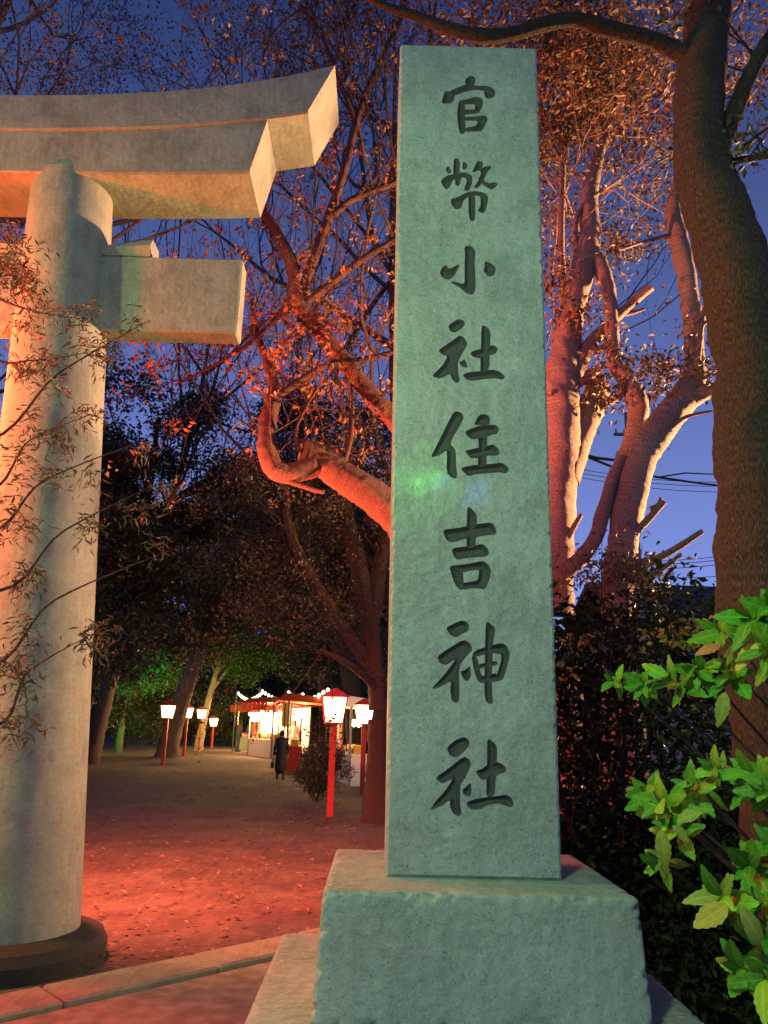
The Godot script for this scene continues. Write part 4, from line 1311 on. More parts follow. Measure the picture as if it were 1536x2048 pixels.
func leaf_material(called: String, c: Color, c2: Color, seed_: int) -> StandardMaterial3D:
	var n := FastNoiseLite.new()
	n.seed = seed_; n.frequency = .05
	var im := Image.create(48, 96, false, Image.FORMAT_RGB8)
	var vein := c2.lerp(Color(.75, .8, .45), .30)
	for y in 96:
		for x in 48:
			var u := absf(x / 47.0 - .5) * 2.0; var t := y / 95.0
			var col := c.lerp(c2, clampf(.5 + n.get_noise_2d(x, y) * 1.2, 0, 1))
			var side := absf(fposmod((t - u * .22) * 9.0, 1.0) - .5)
			if side > .42: col = col.lerp(vein, .45)
			if u < .07: col = col.lerp(vein, .9)
			im.set_pixel(x, y, col)
	var m := mat(called, Color.WHITE, .55)
	m.albedo_texture = ImageTexture.create_from_image(im)
	m.backlight_enabled = true
	m.backlight = c2 * .6
	m.metallic_specular = .3
	m.cull_mode = BaseMaterial3D.CULL_DISABLED
	return m


func build_leafy_shrub() -> void:
	var base := Vector3(1.75, 0, -1.95)
	var o := thing("leafy_shrub", base, 0, "bright green leafy shrub with a few yellow leaves at the lower right edge", "shrub")
	var meshes := [leaf_mesh(.078, .036, .16, 1), leaf_mesh(.078, .032, .36, 2), leaf_mesh(.078, .039, .05, 3), leaf_mesh(.078, .030, .26, 4)]
	var greens := [leaf_material("leaf_green", srgb(.06, .24, .012), srgb(.095, .32, .02), 71), leaf_material("leaf_deep_green", srgb(.05, .17, .012), srgb(.085, .24, .02), 72), leaf_material("leaf_lime", srgb(.13, .34, .02), srgb(.20, .42, .03), 73)]
	var limy := leaf_material("leaf_yellow_green", srgb(.22, .28, .03), srgb(.32, .34, .06), 74)
	var yellow := leaf_material("leaf_yellow", srgb(.42, .30, .03), srgb(.52, .40, .07), 75)
	var orange := leaf_material("leaf_orange", srgb(.50, .14, .04), srgb(.55, .24, .06), 76)
	var stem := new_st()
	var put := func(p: Vector3, dir: Vector3, up: Vector3, size: float, m: Material) -> void:
		var leaf := MeshInstance3D.new()
		leaf.name = "leaf"
		leaf.mesh = meshes[rng.randi() % 4]
		leaf.material_override = m
		o.add_child(leaf, true)
		var b := Basis.looking_at(dir, up).rotated(dir.normalized(), rng.randf_range(-.35, .35)).scaled(Vector3.ONE * size)
		leaf.transform = Transform3D(b, p - base)
	# rosettes: where, distance, leaf size, leaves, chance of lime
	var roses := [
		[Vector3(0.84, 1.757, -1.75), 1.05, 9, .2], [Vector3(0.812, 1.734, -1.85), .9, 6, .1], [Vector3(0.842, 1.68, -1.7), 1.0, 7, .4], [Vector3(0.868, 1.774, -1.7), 1.1, 7, .2],
		[Vector3(0.652, 1.618, -1.95), .78, 8, .2], [Vector3(0.704, 1.63, -1.92), .85, 7, .2], [Vector3(0.77, 1.642, -1.9), .9, 7, .4], [Vector3(0.592, 1.623, -2), .62, 4, .1], [Vector3(0.816, 1.652, -1.85), .9, 6, .3],
		[Vector3(0.623, 1.352, -1.8), .98, 10, .55], [Vector3(0.706, 1.386, -1.85), .95, 8, .25], [Vector3(0.608, 1.363, -1.85), .8, 6, .3], [Vector3(0.64, 1.308, -1.78), .8, 6, .7],
		[Vector3(0.766, 1.426, -1.85), .85, 7, .25], [Vector3(0.828, 1.419, -1.8), .95, 9, .15], [Vector3(0.846, 1.397, -1.75), 1.0, 8, .3], [Vector3(0.771, 1.347, -1.95), .8, 5, 0.0],
		[Vector3(0.637, 1.209, -1.9), .72, 5, .0], [Vector3(0.705, 1.179, -1.72), .98, 8, .4], [Vector3(0.8, 1.232, -1.78), 1.0, 9, .0], [Vector3(0.776, 1.175, -1.72), .95, 7, .2], [Vector3(0.838, 1.277, -1.75), 1.0, 7, .0],
		[Vector3(0.733, 1.052, -1.72), .92, 8, .0], [Vector3(0.763, 1.042, -1.68), 1.0, 7, .1], [Vector3(0.785, 1.112, -1.68), .9, 5, .3],
	]
	var hubs := []
	for e in roses:
		var c: Vector3 = e[0]
		hubs.append(c)
		var axis := (Vector3(-.75, .25, .65) + Vector3(rng.randfn(), rng.randfn(), rng.randfn()) * .25).normalized()
		var u := axis.cross(Vector3.UP).normalized(); var v := u.cross(axis)
		var a0 := rng.randf() * TAU
		var many: int = e[2] + 4
		for k in many:
			var a := a0 + k * 2.4
			var open := .35 + .75 * float(k) / many
			var d := (axis * (1.15 - open) + (u * cos(a) + v * sin(a)) * open + Vector3.DOWN * .12).normalized()
			var m: Material = greens[2] if rng.randf() < e[3] else greens[rng.randi() % 2]
			put.call(c - axis * .012 * k / 2.0, d, axis, e[1] * rng.randf_range(.55, 1.18), m)
	for e in [[Vector3(0.798, 1.593, -1.82), Vector3(0.784, 1.553, -1.81), 1.0, limy], [Vector3(0.837, 1.698, -1.72), Vector3(0.789, 1.657, -1.71), 1.05, yellow], [Vector3(0.788, 1.699, -1.8), Vector3(0.73, 1.683, -1.79), .8, orange], [Vector3(0.718, 1.173, -1.66), Vector3(0.748, 1.127, -1.65), 1.12, limy], [Vector3(0.702, 1.173, -1.68), Vector3(0.641, 1.142, -1.67), 1.1, yellow], [Vector3(0.706, 1.183, -1.72), Vector3(0.635, 1.179, -1.71), .95, limy], [Vector3(0.633, 1.31, -1.76), Vector3(0.669, 1.273, -1.75), .6, limy], [Vector3(0.644, 1.32, -1.76), Vector3(0.69, 1.338, -1.75), .7, limy], [Vector3(0.599, 1.302, -1.74), Vector3(0.602, 1.25, -1.73), 1.0, limy]]:
		var p: Vector3 = e[0]
		put.call(p, (e[1] - p).normalized(), Vector3(-.2, .35, 1), e[2], e[3])
	# stems from the foot of the shrub out to each rosette
	for i in hubs.size():
		var c: Vector3 = hubs[i]
		var foot := base + Vector3(rng.randf_range(-.1, .15), 0, rng.randf_range(-.15, .1))
		var mid := foot.lerp(c, .55) + Vector3(.12, -.08 + .10 * c.y, -.08)
		limb(stem, [foot.x, -.03, foot.z, .012, mid.x, mid.y, mid.z, .006, c.x + .06, c.y - .02, c.z - .05, .0035, c.x, c.y, c.z, .0022], 5, 5)
	var s := part(stem, "stem", M.bark, o)
	s.position = -base
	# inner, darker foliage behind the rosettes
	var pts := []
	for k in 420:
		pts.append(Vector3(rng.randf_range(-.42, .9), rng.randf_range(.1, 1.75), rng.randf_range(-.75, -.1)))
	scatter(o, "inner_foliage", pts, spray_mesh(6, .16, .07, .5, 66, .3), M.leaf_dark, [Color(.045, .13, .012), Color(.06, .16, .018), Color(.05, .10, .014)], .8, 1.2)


func build_overhanging_branches() -> void:
	# a conifer at the left, outside the frame, whose drooping fronds hang in front of the torii pillar
	var base := Vector3(-4.6, 0, -3.4)
	var o := thing("drooping_conifer", base, 0, "conifer at the left edge whose thin brown green fronds hang before the torii pillar", "tree")
	var st := new_st()
	limb(st, [base.x, -.1, base.z, .24, base.x, 1.5, base.z, .19, base.x, 4.0, base.z, .15, base.x, 7.5, base.z, .05], 12)
	var pts := []
	var frond := new_st()
	for e in [
		[Vector3(-2.349, 2.999, -4.1), Vector3(-1.853, 3.381, -4), Vector3(-1.379, 3.725, -4), .008], [Vector3(-2.643, 4.141, -4.3), Vector3(-2.184, 3.884, -4.2), Vector3(-1.76, 3.799, -4.15), .007], [Vector3(-2.206, 2.452, -4), Vector3(-1.847, 2.742, -4), Vector3(-1.363, 3.025, -4.1), .008],
		[Vector3(-2.1, 2.132, -4), Vector3(-1.701, 2.465, -4), Vector3(-1.226, 2.791, -4.1), .008], [Vector3(-2.036, 1.74, -3.9), Vector3(-1.66, 2.075, -3.9), Vector3(-1.159, 2.392, -4.1), .008], [Vector3(-2.472, 3.608, -4.2), Vector3(-2.055, 3.503, -4.1), Vector3(-1.665, 3.552, -4.05), .006],
		[Vector3(-1.963, 1.455, -3.9), Vector3(-1.735, 1.723, -3.9), Vector3(-1.449, 1.94, -4), .006], [Vector3(-2.792, 4.725, -4.4), Vector3(-2.468, 4.436, -4.3), Vector3(-2.24, 4.121, -4.25), .007], [Vector3(-2.3, 2.704, -4.1), Vector3(-2.011, 3.008, -4.1), Vector3(-1.692, 3.168, -4.1), .006],
		[Vector3(-2.754, 4.497, -4.4), Vector3(-2.403, 4.219, -4.3), Vector3(-2.159, 3.777, -4.25), .006]]:
		var a: Vector3 = e[0]; var b: Vector3 = e[1]; var c: Vector3 = e[2]
		var yt := clampf(a.y + .9, 1.5, 7.0)
		var path := limb(st, [base.x, yt, base.z, .022, lerpf(base.x, a.x, .55), a.y + .55, lerpf(base.z, a.z, .5), .015, a.x, a.y, a.z, .010, b.x, b.y, b.z, e[3] * .7, c.x, c.y, c.z, .002], 6, 7)
		var p: PackedVector3Array = path[0]
		var n := p.size()
		for k in 11:
			var f := lerpf(.42, .99, rng.randf()) * (n - 1)
			var q := p[int(f)].lerp(p[mini(int(f) + 1, n - 1)], f - int(f))
			var d := (Vector3(rng.randf_range(-.2, .7), rng.randf_range(-.7, .25), rng.randfn() * .4)).normalized()
			var l := rng.randf_range(.08, .22)
			tube(st, PackedVector3Array([q, q + d * l * .5, q + d * l + Vector3.DOWN * .02]), PackedFloat32Array([.0022, .0016, .0008]), 3, false)
			for m in 3: pts.append(q + d * l * rng.randf_range(.25, 1.0))
	var w := part(st, "trunk", M.bark, o)
	w.position = -base
	var lv := scatter(o, "crown", pts, spray_mesh(13, .075, .045, .2, 81, .25), M.leaf_autumn, [Color(.13, .11, .04), Color(.16, .10, .04), Color(.10, .10, .03), Color(.20, .10, .03)], .8, 1.3)
	lv.position = -base


# ---------------------------------------------------------------- approach

func lantern_post(at: Vector3, height: float, energy: float, label: String, turn := 0.0) -> void:
	var o := thing("lantern_post", at, turn, label, "lantern post", "red lantern posts along the approach")
	var st := new_st()
	box(st, Vector3(-.055, -.05, -.055), Vector3(.055, height - .50, .055), .008)
	part(st, "post", M.red_paint, o)
	st = new_st()
	box(st, Vector3(-.16, height - .50, -.16), Vector3(.16, height - .465, .16), .006)
	part(st, "tray", M.red_paint, o)
	st = new_st()
	frustum(st, Vector2(-.145, -.145), Vector2(.145, .145), height - .46, Vector2(-.205, -.205), Vector2(.205, .205), height - .06, 0)
	part(st, "paper_shade", M.lantern_glow, o)
	for sx in [-1, 1]:
		for sz in [-1, 1]:
			st = new_st()
			var a := Vector3(sx * .15, height - .462, sz * .15); var b := Vector3(sx * .21, height - .05, sz * .21)
			tube(st, PackedVector3Array([a, b]), PackedFloat32Array([.012, .012]), 4)
			part(st, "frame_bar", M.red_paint, o)
	st = new_st()
	frustum(st, Vector2(-.27, -.27), Vector2(.27, .27), height - .05, Vector2(-.03, -.25), Vector2(.03, .25), height + .10, .006)
	part(st, "roof", M.red_paint, o)
	omni(o, Vector3(0, height - .26, 0), Color(1.0, .72, .42), energy, .12)


func stall(at: Vector3, turn: float, size: Vector3, awning: Material, cloth: Material, energy: float, label: String) -> void:
	var o := thing("festival_stall", at, turn, label, "stall", "festival stalls along the approach")
	var hx := size.x / 2; var hz := size.z / 2
	for sx in [-1, 1]:
		for sz in [-1, 1]:
			var st := new_st()
			box(st, Vector3(sx * hx - .03, -.03, sz * hz - .03), Vector3(sx * hx + .03, size.y - .1, sz * hz + .03), .004)
			part(st, "post", M.grey_metal, o)
	var st := new_st()
	hexa(st, [Vector3(-hx - .25, size.y - .25, -hz - .25), Vector3(hx + .25, size.y - .25, -hz - .25), Vector3(-hx - .2, size.y - .1, -hz - .2), Vector3(hx + .2, size.y - .1, -hz - .2), Vector3(-hx - .25, size.y - .12, hz + .4), Vector3(hx + .25, size.y - .12, hz + .4), Vector3(-hx - .2, size.y + .12, hz + .1), Vector3(hx + .2, size.y + .12, hz + .1)], .01)
	part(st, "awning", awning, o)
	st = new_st()
	var n := int(size.x / .22)
	for k in n:
		var x0 := lerpf(-hx - .25, hx + .25, float(k) / n); var x1 := lerpf(-hx - .25, hx + .25, (k + 1.0) / n)
		var zz := hz + .41 + .02 * (k % 2)
		box(st, Vector3(x0, size.y - .45 - .03 * (k % 2), zz), Vector3(x1 - .01, size.y - .12, zz + .006), 0)
	part(st, "valance", awning, o)
	st = new_st()
	box(st, Vector3(-hx, .0, hz - .5), Vector3(hx, .78, hz), .01)
	part(st, "counter", cloth, o)
	for k in 9:
		st = new_st()
		var gx := lerpf(-hx + .15, hx - .15, k / 8.0); var gh := .08 + .14 * fposmod(k * .618, 1.0)
		box(st, Vector3(gx - .09, .78, hz - .38), Vector3(gx + .09, .78 + gh, hz - .12), .01)
		part(st, "goods", [M.yellow_cloth, M.red_cloth, M.white_cloth, M.wood][k % 4], o)
	st = new_st()
	box(st, Vector3(-hx, .2, -hz - .01), Vector3(hx, size.y - .3, -hz + .01), 0)
	part(st, "back_cloth", cloth, o)
	for k in 3:
		st = new_st()
		var bx := lerpf(-hx * .7, hx * .7, k / 2.0)
		lathe(st, [Vector2(.001, size.y - .66), Vector2(.06, size.y - .62), Vector2(.075, size.y - .56), Vector2(.05, size.y - .49), Vector2(.03, size.y - .45), Vector2(.001, size.y - .45)], 12, Vector3(bx, 0, hz * .5))
		part(st, "bulb", M.bulb_glow, o)
		st = new_st()
		tube(st, PackedVector3Array([Vector3(bx, size.y - .455, hz * .5), Vector3(bx, size.y - .15, hz * .5)]), PackedFloat32Array([.008, .008]), 4)
		part(st, "cord", M.dark_metal, o)
	omni(o, Vector3(0, size.y - .75, hz * .5), Color(1.0, .78, .5), energy, .1)


func build_approach() -> void:
	glow("lantern_glow", Color(1.0, .84, .58), 12.0)
	glow("bulb_glow", Color(1.0, .9, .72), 14.0)
	glow("blue_glow", Color(.05, .15, 1.0), 5.0)
	lantern_post(Vector3(-.78, 0, -13.77), 2.0, 1.0, "tall red lantern post standing alone just left of the stone pillar, nearest of all", .1)
	lantern_post(Vector3(-.34, 0, -18.6), 2.0, 1.2, "red lantern post partly behind the nearest lantern, by the white stall", .1)
	lantern_post(Vector3(-7.5, 0, -28.3), 2.05, 4.0, "leftmost red lantern post of the row left of the approach")
	lantern_post(Vector3(-8.55, 0, -35.6), 2.1, 4.0, "second red lantern post from the left in the row left of the approach")
	lantern_post(Vector3(-9.0, 0, -40.5), 2.1, 4.0, "third red lantern post from the left in the row left of the approach")
	lantern_post(Vector3(-9.6, 0, -46.5), 1.7, 4.0, "farthest and lowest red lantern post in the row left of the approach")
	lantern_post(Vector3(-5.9, 0, -38.0), 2.0, 4.0, "far red lantern post beside the bright stalls at the end of the approach")
	stall(Vector3(-2.2, 0, -27.5), -PI / 2 + .1, Vector3(2.6, 2.35, 1.8), M.orange_cloth, M.red_cloth, 4.0, "festival stall with an orange awning behind the nearest red lantern post")
	stall(Vector3(-.15, 0, -21.8), -PI / 2 + .2, Vector3(2.2, 2.1, 1.6), M.white_cloth, M.white_cloth, 3.0, "small stall with white cloth between the lantern post and the stone pillar")
	stall(Vector3(-4.6, 0, -37.0), -PI / 2 + .5, Vector3(3.0, 2.5, 1.8), M.red_cloth, M.white_cloth, 20.0, "brightly lit red awning stall beyond the orange one")
	stall(Vector3(-6.2, 0, -45.0), -PI / 2 + 1.0, Vector3(3.0, 2.5, 1.8), M.orange_cloth, M.white_cloth, 26.0, "farthest bright stall at the end of the approach")
	# banner
	var o := thing("banner", Vector3(-4.05, 0, -33.0), .25, "narrow yellow banner on a pole beside the bright red awning stall", "banner")
	var st := new_st()
	tube(st, PackedVector3Array([Vector3(0, -.05, 0), Vector3(0, 2.6, 0)]), PackedFloat32Array([.018, .014]), 6)
	tube(st, PackedVector3Array([Vector3(0, 2.5, 0), Vector3(.46, 2.5, 0)]), PackedFloat32Array([.010, .008]), 6)
	part(st, "pole", M.grey_metal, o)
	st = new_st()
	for k in 8:
		var y0 := lerpf(1.35, 2.48, k / 8.0); var y1 := lerpf(1.35, 2.48, (k + 1) / 8.0)
		var w0 := sin(k * 1.3) * .03; var w1 := sin((k + 1) * 1.3) * .03
		hexa(st, [Vector3(.03, y0, w0 * .4 - .004), Vector3(.45, y0, w0 - .004), Vector3(.03, y1, w1 * .4 - .004), Vector3(.45, y1, w1 - .004), Vector3(.03, y0, w0 * .4 + .004), Vector3(.45, y0, w0 + .004), Vector3(.03, y1, w1 * .4 + .004), Vector3(.45, y1, w1 + .004)])
	part(st, "cloth", M.yellow_cloth, o)
	# round shrub behind the nearest lantern
	var leaf := spray_mesh(10, .2, .06, .5, 91, .3)
	for e in [[Vector3(-1.2, 0, -16.6), Vector3(.62, .62, .6), "dark round shrub right behind the nearest red lantern post"]]:
		var s := thing("round_shrub", e[0], 0, e[2], "shrub", "dark shrubs by the lantern posts")
		st = new_st()
		for k in 5: grow(st, Vector3(rng.randfn() * .05, -.03, rng.randfn() * .05), Vector3(rng.randfn() * .4, 1, rng.randfn() * .4).normalized(), e[1].y * .8, .02, 2, [], .6, .2)
		part(st, "stem", M.dark_bark, s)
		scatter(s, "foliage", clump_points(Vector3(0, e[1].y * 1.05, 0), e[1] * .8, 26, 34, .22), leaf, M.leaf_dark, [Color(.04, .06, .02), Color(.05, .05, .02)])
	# warm garlands of bulbs over the far stalls
	for e in [[Vector3(-5.5, 2.9, -37.0), Vector3(-7.4, 3.1, -41.0), "garland of warm bulbs over the far stalls, lower left one"], [Vector3(-3.2, 2.75, -33.0), Vector3(-6.0, 3.2, -39.5), "garland of warm bulbs strung over the red awning stall"], [Vector3(-1.6, 2.6, -24.5), Vector3(-3.9, 2.9, -33.0), "garland of warm bulbs strung from the orange awning stall"]]:
		var gl := thing("bulb_garland", e[0], 0, e[2], "lamp string", "garlands of warm bulbs over the stalls")
		var line := PackedVector3Array(); var lr := PackedFloat32Array()
		for k in 13:
			var t := k / 12.0
			line.append((e[1] - e[0]) * t + Vector3.DOWN * .35 * sin(t * PI)); lr.append(.008)
		st = new_st()
		tube(st, line, lr, 4)
		for q in [line[0], line[12]]: tube(st, PackedVector3Array([q, Vector3(q.x, -e[0].y - .05, q.z)]), PackedFloat32Array([.03, .035]), 6)
		part(st, "wire", M.dark_metal, gl)
		for k in 12:
			st = new_st()
			lathe(st, [Vector2(.001, -.16), Vector2(.05, -.12), Vector2(.055, -.07), Vector2(.02, -.01), Vector2(.001, -.01)], 8, line[k])
			part(st, "bulb", M.bulb_glow, gl)
		omni(gl, line[6] + Vector3.DOWN * .3, Color(1.0, .8, .55), 3.0, .15)
	# blue string of lamps in the far trees
	o = thing("blue_lamp_string", Vector3(-5.3, 0, -38), .3, "short string of small blue lamps glowing high between the far trees", "lamp string")
	st = new_st()
	var wire := PackedVector3Array(); var rr := PackedFloat32Array()
	for k in 9:
		wire.append(Vector3(-.7 + k * .18, 5.75 + k * .055 - .06 * sin(k / 8.0 * PI), 0)); rr.append(.008)
	tube(st, wire, rr, 4)
	tube(st, PackedVector3Array([wire[8], Vector3(1.6, 6.6, .2), Vector3(2.6, 7.1, .3)]), PackedFloat32Array([.008, .008, .008]), 4)
	part(st, "wire", M.dark_metal, o)
	for k in 7:
		st = new_st()
		lathe(st, [Vector2(.001, -.09), Vector2(.045, -.06), Vector2(.045, -.02), Vector2(.02, -.004), Vector2(.001, -.004)], 8, wire[k])
		part(st, "bulb", M.blue_glow, o)


# ---------------------------------------------------------------- people

# bones: from, to, radius at each end, colour; joined by a smooth minimum and meshed as surface nets
func body(bones: Array, cell: float, blend: float) -> ArrayMesh:
	var lo := Vector3.ONE * 1e9; var hi := -lo
	for b in bones:
		for k in 2:
			var r: float = b[2 + k] + cell * 2
			lo = lo.min(b[k] - Vector3.ONE * r); hi = hi.max(b[k] + Vector3.ONE * r)
	var n := Vector3i(((hi - lo) / cell).ceil()) + Vector3i.ONE
	var val := PackedFloat32Array(); val.resize(n.x * n.y * n.z)
	var field := func(p: Vector3) -> float:
		var s := 0.0
		for b in bones:
			var ab: Vector3 = b[1] - b[0]
			var t := clampf((p - b[0]).dot(ab) / maxf(ab.length_squared(), 1e-9), 0, 1)
			s += exp(-((p - b[0] - ab * t).length() - lerpf(b[2], b[3], t)) / blend)
		return -log(maxf(s, 1e-30)) * blend
	for z in n.z:
		for y in n.y:
			for x in n.x: val[x + n.x * (y + n.y * z)] = field.call(lo + Vector3(x, y, z) * cell)
	var vert := {}
	var st := new_st()
	var corner := func(c: Vector3i) -> Array:
		var sum := Vector3.ZERO; var k := 0
		for a in 3:
			for i in 4:
				var p := c; var u := (a + 1) % 3; var v := (a + 2) % 3
				p[u] += i & 1; p[v] += i >> 1
				var q := p; q[a] += 1
				var f0 := val[p.x + n.x * (p.y + n.y * p.z)]; var f1 := val[q.x + n.x * (q.y + n.y * q.z)]
				if (f0 < 0) != (f1 < 0):
					sum += Vector3(p).lerp(Vector3(q), f0 / (f0 - f1)); k += 1
		var w := lo + sum / maxi(k, 1) * cell
		var e := cell * .3
		var nn := Vector3(field.call(w + Vector3(e, 0, 0)) - field.call(w - Vector3(e, 0, 0)), field.call(w + Vector3(0, e, 0)) - field.call(w - Vector3(0, e, 0)), field.call(w + Vector3(0, 0, e)) - field.call(w - Vector3(0, 0, e))).normalized()
		var best := 1e9; var col := Color.WHITE
		for b in bones:
			var ab: Vector3 = b[1] - b[0]
			var t := clampf((w - b[0]).dot(ab) / maxf(ab.length_squared(), 1e-9), 0, 1)
			var d: float = (w - b[0] - ab * t).length() - lerpf(b[2], b[3], t)
			if d < best:
				best = d; col = b[4]
		return [w, nn, col]
	for z in range(1, n.z - 1):
		for y in range(1, n.y - 1):
			for x in range(1, n.x - 1):
				var f0 := val[x + n.x * (y + n.y * z)]
				for a in 3:
					var q := Vector3i(x, y, z); q[a] += 1
					var f1 := val[q.x + n.x * (q.y + n.y * q.z)]
					if (f0 < 0) == (f1 < 0): continue
					var u := (a + 1) % 3; var v := (a + 2) % 3
					var quad := []
					for o in [[0, 0], [1, 0], [1, 1], [0, 1]]:
						var c := Vector3i(x, y, z); c[u] -= o[0]; c[v] -= o[1]
						if not vert.has(c): vert[c] = corner.call(c)
						quad.append(vert[c])
					for e in ([0, 1, 2, 0, 2, 3] if f0 > 0 else [0, 2, 1, 0, 3, 2]):
						st.set_color(quad[e][2]); st.set_normal(quad[e][1]); st.add_vertex(quad[e][0])
	return st.commit()


func person(at: Vector3, turn: float, h: float, label: String, top: Color, legs: Color, skirt: bool, stoop: float, bag: bool) -> void:
	var o := thing("person", at, turn, label, "person")
	var s := h / 1.7
	var skin := Color(.35, .2, .14)
	var hair := Color(.01, .008, .006)
	var hip := Vector3(0, .92, 0) * s
	var chest := Vector3(0, 1.30, stoop * .6) * s
	var neck := Vector3(0, 1.44, stoop * .9) * s
	var head := Vector3(0, 1.58, stoop * 1.15) * s
	var bones := [[hip, chest, .15 * s, .155 * s, top], [chest, neck, .12 * s, .06 * s, top], [neck, head, .05 * s, .06 * s, skin], [head - Vector3(0, .02, 0) * s, head + Vector3(0, .05, -.01) * s, .088 * s, .092 * s, hair], [head + Vector3(0, -.04, .045) * s, head + Vector3(0, .0, .05) * s, .055 * s, .06 * s, skin]]
	for k in [-1, 1]:
		var sh := chest + Vector3(k * .17, .07, 0) * s
		var el := sh + Vector3(k * .07, -.28, -.03) * s
		var wr := el + Vector3(k * .02, -.24, .09) * s
		bones.append([chest + Vector3(k * .08, .07, 0) * s, sh, .08 * s, .065 * s, top])
		bones.append([sh, el, .058 * s, .045 * s, top])
		bones.append([el, wr, .043 * s, .032 * s, top])
		bones.append([wr, wr + Vector3(0, -.11, .02) * s, .034 * s, .02 * s, skin])
		var kn := Vector3(k * .10, .50, .05 * k) * s
		var an := Vector3(k * .10, .09, .11 * k - .04) * s
		bones.append([hip + Vector3(k * .08, -.02, 0) * s, kn, .10 * s, .065 * s, legs])
		bones.append([kn, an, .062 * s, .042 * s, legs])
		bones.append([an + Vector3(0, -.045, -.02) * s, an + Vector3(0, -.055, .14) * s, .042 * s, .034 * s, Color(.02, .02, .02)])
	if skirt: bones.append([hip, Vector3(0, .42, .02) * s, .16 * s, .21 * s, legs])
	meshed(body(bones, .032 * s, .022 * s), "body", M.person_cloth, o)
	if bag:
		var g := thing("shoulder_bag", at + Vector3(.30, .55, -.02).rotated(Vector3.UP, turn) * s, turn, "dark bag hanging at the side of the person walking on the approach", "bag")
		var st := new_st()
		box(st, Vector3(-.05, -.16, -.11) * s, Vector3(.05, .06, .11) * s, .02)
		part(st, "pouch", M.black_cloth, g)
		st = new_st()
		tube(st, PackedVector3Array([Vector3(0, .05, -.09) * s, Vector3(-.03, .20, .0) * s, Vector3(0, .05, .09) * s]), PackedFloat32Array([.012, .012, .012]), 5)
		part(st, "strap", M.black_cloth, g)


func build_people() -> void:
	person(Vector3(-2.67, 0, -22.3), PI + .2, 1.30, "person in dark clothes walking away along the approach with a bag", Color(.015, .013, .016), Color(.012, .01, .01), true, .08, true)
	person(Vector3(-3.9, 0, -37.0), .4, 1.62, "person in pale clothes standing in the light by the stalls", Color(.6, .55, .5), Color(.5, .45, .4), false, .02, false)
	person(Vector3(-6.6, 0, -41.5), 2.6, 1.68, "person in blue grey clothes by the farthest stall, right one of the pair", Color(.10, .11, .16), Color(.05, .05, .08), false, .02, false)
	person(Vector3(-7.3, 0, -42.0), 2.2, 1.62, "person in dark grey clothes by the farthest stall, left one of the pair", Color(.05, .05, .06), Color(.04, .04, .05), false, .02, false)


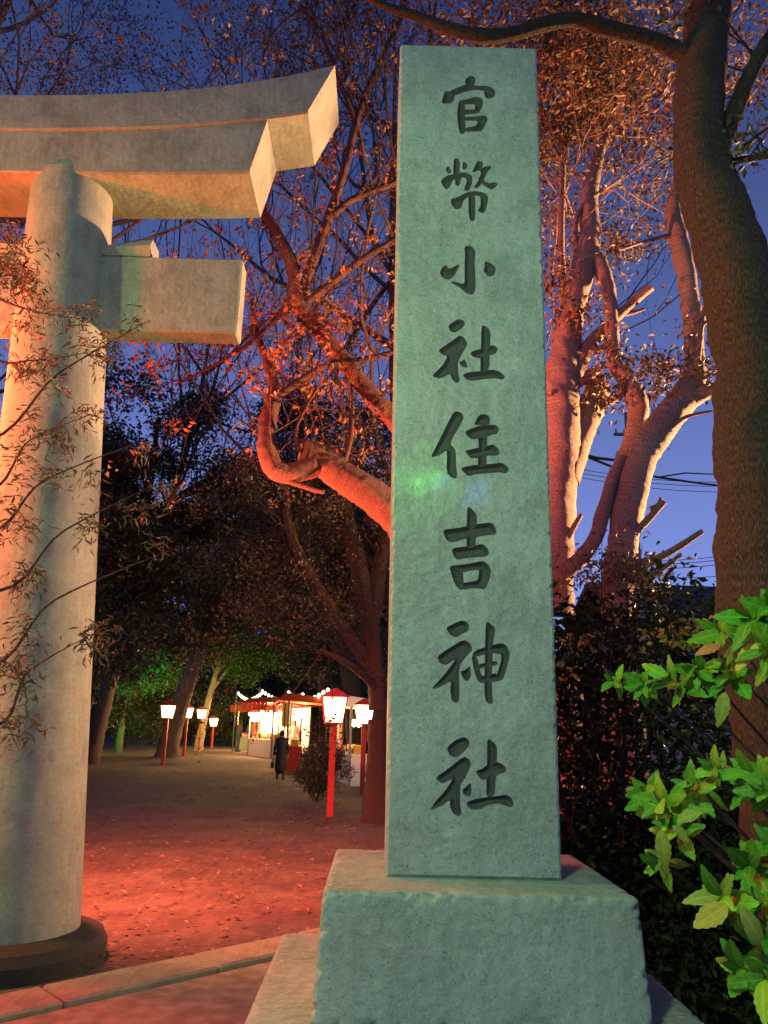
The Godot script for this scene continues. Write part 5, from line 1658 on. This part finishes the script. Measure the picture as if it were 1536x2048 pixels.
func build_house_and_wires() -> void:
	var o := thing("house", Vector3(12.6, 0, -29), .06, "low dark tiled house roof peeping over the hedge below the power lines", "house")
	var st := new_st()
	box(st, Vector3(-4.2, -.1, -3), Vector3(4.2, 5.3, 3), .02)
	part(st, "wall", M.wall_paint, o)
	st = new_st()
	for s in [-1, 1]:
		hexa(st, [Vector3(-4.9, 5.0, s * 3.7), Vector3(4.9, 5.0, s * 3.7), Vector3(-4.9, 6.75, 0), Vector3(4.9, 6.75, 0), Vector3(-4.9, 5.15, s * 3.75), Vector3(4.9, 5.15, s * 3.75), Vector3(-4.9, 6.92, 0), Vector3(4.9, 6.92, 0)])
	part(st, "roof", M.roof_tile, o)
	for k in 3:
		st = new_st()
		var x := -2.6 + 2.6 * k
		box(st, Vector3(x - .6, 3.2, 3.0), Vector3(x + .6, 4.5, 3.04), 0)
		var f := part(st, "window", M.grey_metal, o)
		st = new_st()
		box(st, Vector3(x - .53, 3.27, 3.04), Vector3(x + .53, 4.43, 3.05), 0)
		part(st, "pane", M.window_glass, f)
	var pole_at := Vector3(8.095, 8.771, -24) * Vector3(1, 0, 1)
	o = thing("utility_pole", pole_at, 0, "concrete utility pole half hidden behind the pruned trees", "utility pole")
	st = new_st()
	lathe(st, [Vector2(.0, -.1), Vector2(.17, -.1), Vector2(.11, 11.8), Vector2(0, 11.8)], 14)
	part(st, "mast", M.grey_metal, o)
	for y in [11.0, 10.2]:
		st = new_st()
		box(st, Vector3(-.5, y, -.05), Vector3(.5, y + .09, .05), .01)
		var ca := part(st, "crossarm", M.grey_metal, o)
		for x in [-.42, -.15, .15, .42]:
			st = new_st()
			lathe(st, [Vector2(0, y + .09), Vector2(.035, y + .09), Vector2(.05, y + .14), Vector2(.03, y + .18), Vector2(.045, y + .22), Vector2(0, y + .25)], 8, Vector3(x, 0, 0))
			part(st, "insulator", M.white_cloth, ca)
	var k := 0
	for e in [[Vector3(5.431, 9.939, -24), Vector3(13.11, 9.004, -22)], [Vector3(5.471, 9.869, -24.2), Vector3(13.213, 8.945, -22.2)], [Vector3(5.512, 9.797, -24.4), Vector3(13.303, 8.786, -22.4)], [Vector3(5.325, 6.772, -24), Vector3(12.869, 7.108, -22)], [Vector3(5.343, 6.696, -24.1), Vector3(12.912, 7.012, -22.1)], [Vector3(5.361, 6.587, -24.2), Vector3(12.951, 6.884, -22.2)], [Vector3(5.378, 6.46, -24.3), Vector3(12.947, 6.421, -22.3)]]:
		var a: Vector3 = e[0]; var b: Vector3 = e[1]
		var p := PackedVector3Array(); var r := PackedFloat32Array()
		for i in 13:
			var t := i / 12.0
			p.append(a.lerp(b, t) + Vector3.DOWN * (.35 * sin(t * PI))); r.append(.011)
		st = new_st()
		tube(st, p, r, 5)
		var w := part(st, numbered("power_line"), M.dark_metal, self)
		tag(w, ["topmost thin power line crossing the sky behind the pruned trees", "second power line from the top behind the pruned trees", "third power line from the top behind the pruned trees", "fourth power line from the top, above the hedge", "fifth power line from the top, above the hedge", "sixth power line from the top, above the hedge", "lowest power line just above the hedge"][k], "power line", "power lines against the dusk sky")
		k += 1


func build_fallen_leaves() -> void:
	var pts := []
	for k in 3200:
		var z := -lerpf(5.4, 24.0, pow(rng.randf(), 1.6))
		pts.append(Vector3(rng.randf_range(-7, 2.5), rng.randf_range(.025, .045), z))
	var st := new_st()
	for f in [[Vector3(0, .004, -.03), Vector3(.016, .008, 0), Vector3(0, 0, .03)], [Vector3(0, .004, -.03), Vector3(0, 0, .03), Vector3(-.016, .01, 0)]]:
		face(st, f, Vector3(0, -1, 0))
	var o := scatter(self, "fallen_leaves", pts, st.commit(), M.leaf_autumn, [Color(.20, .10, .04), Color(.12, .07, .03), Color(.28, .17, .07)], .7, 1.3, .25)
	tag(o, "scattered fallen leaves lying on the dirt approach", "leaves", "", "stuff")
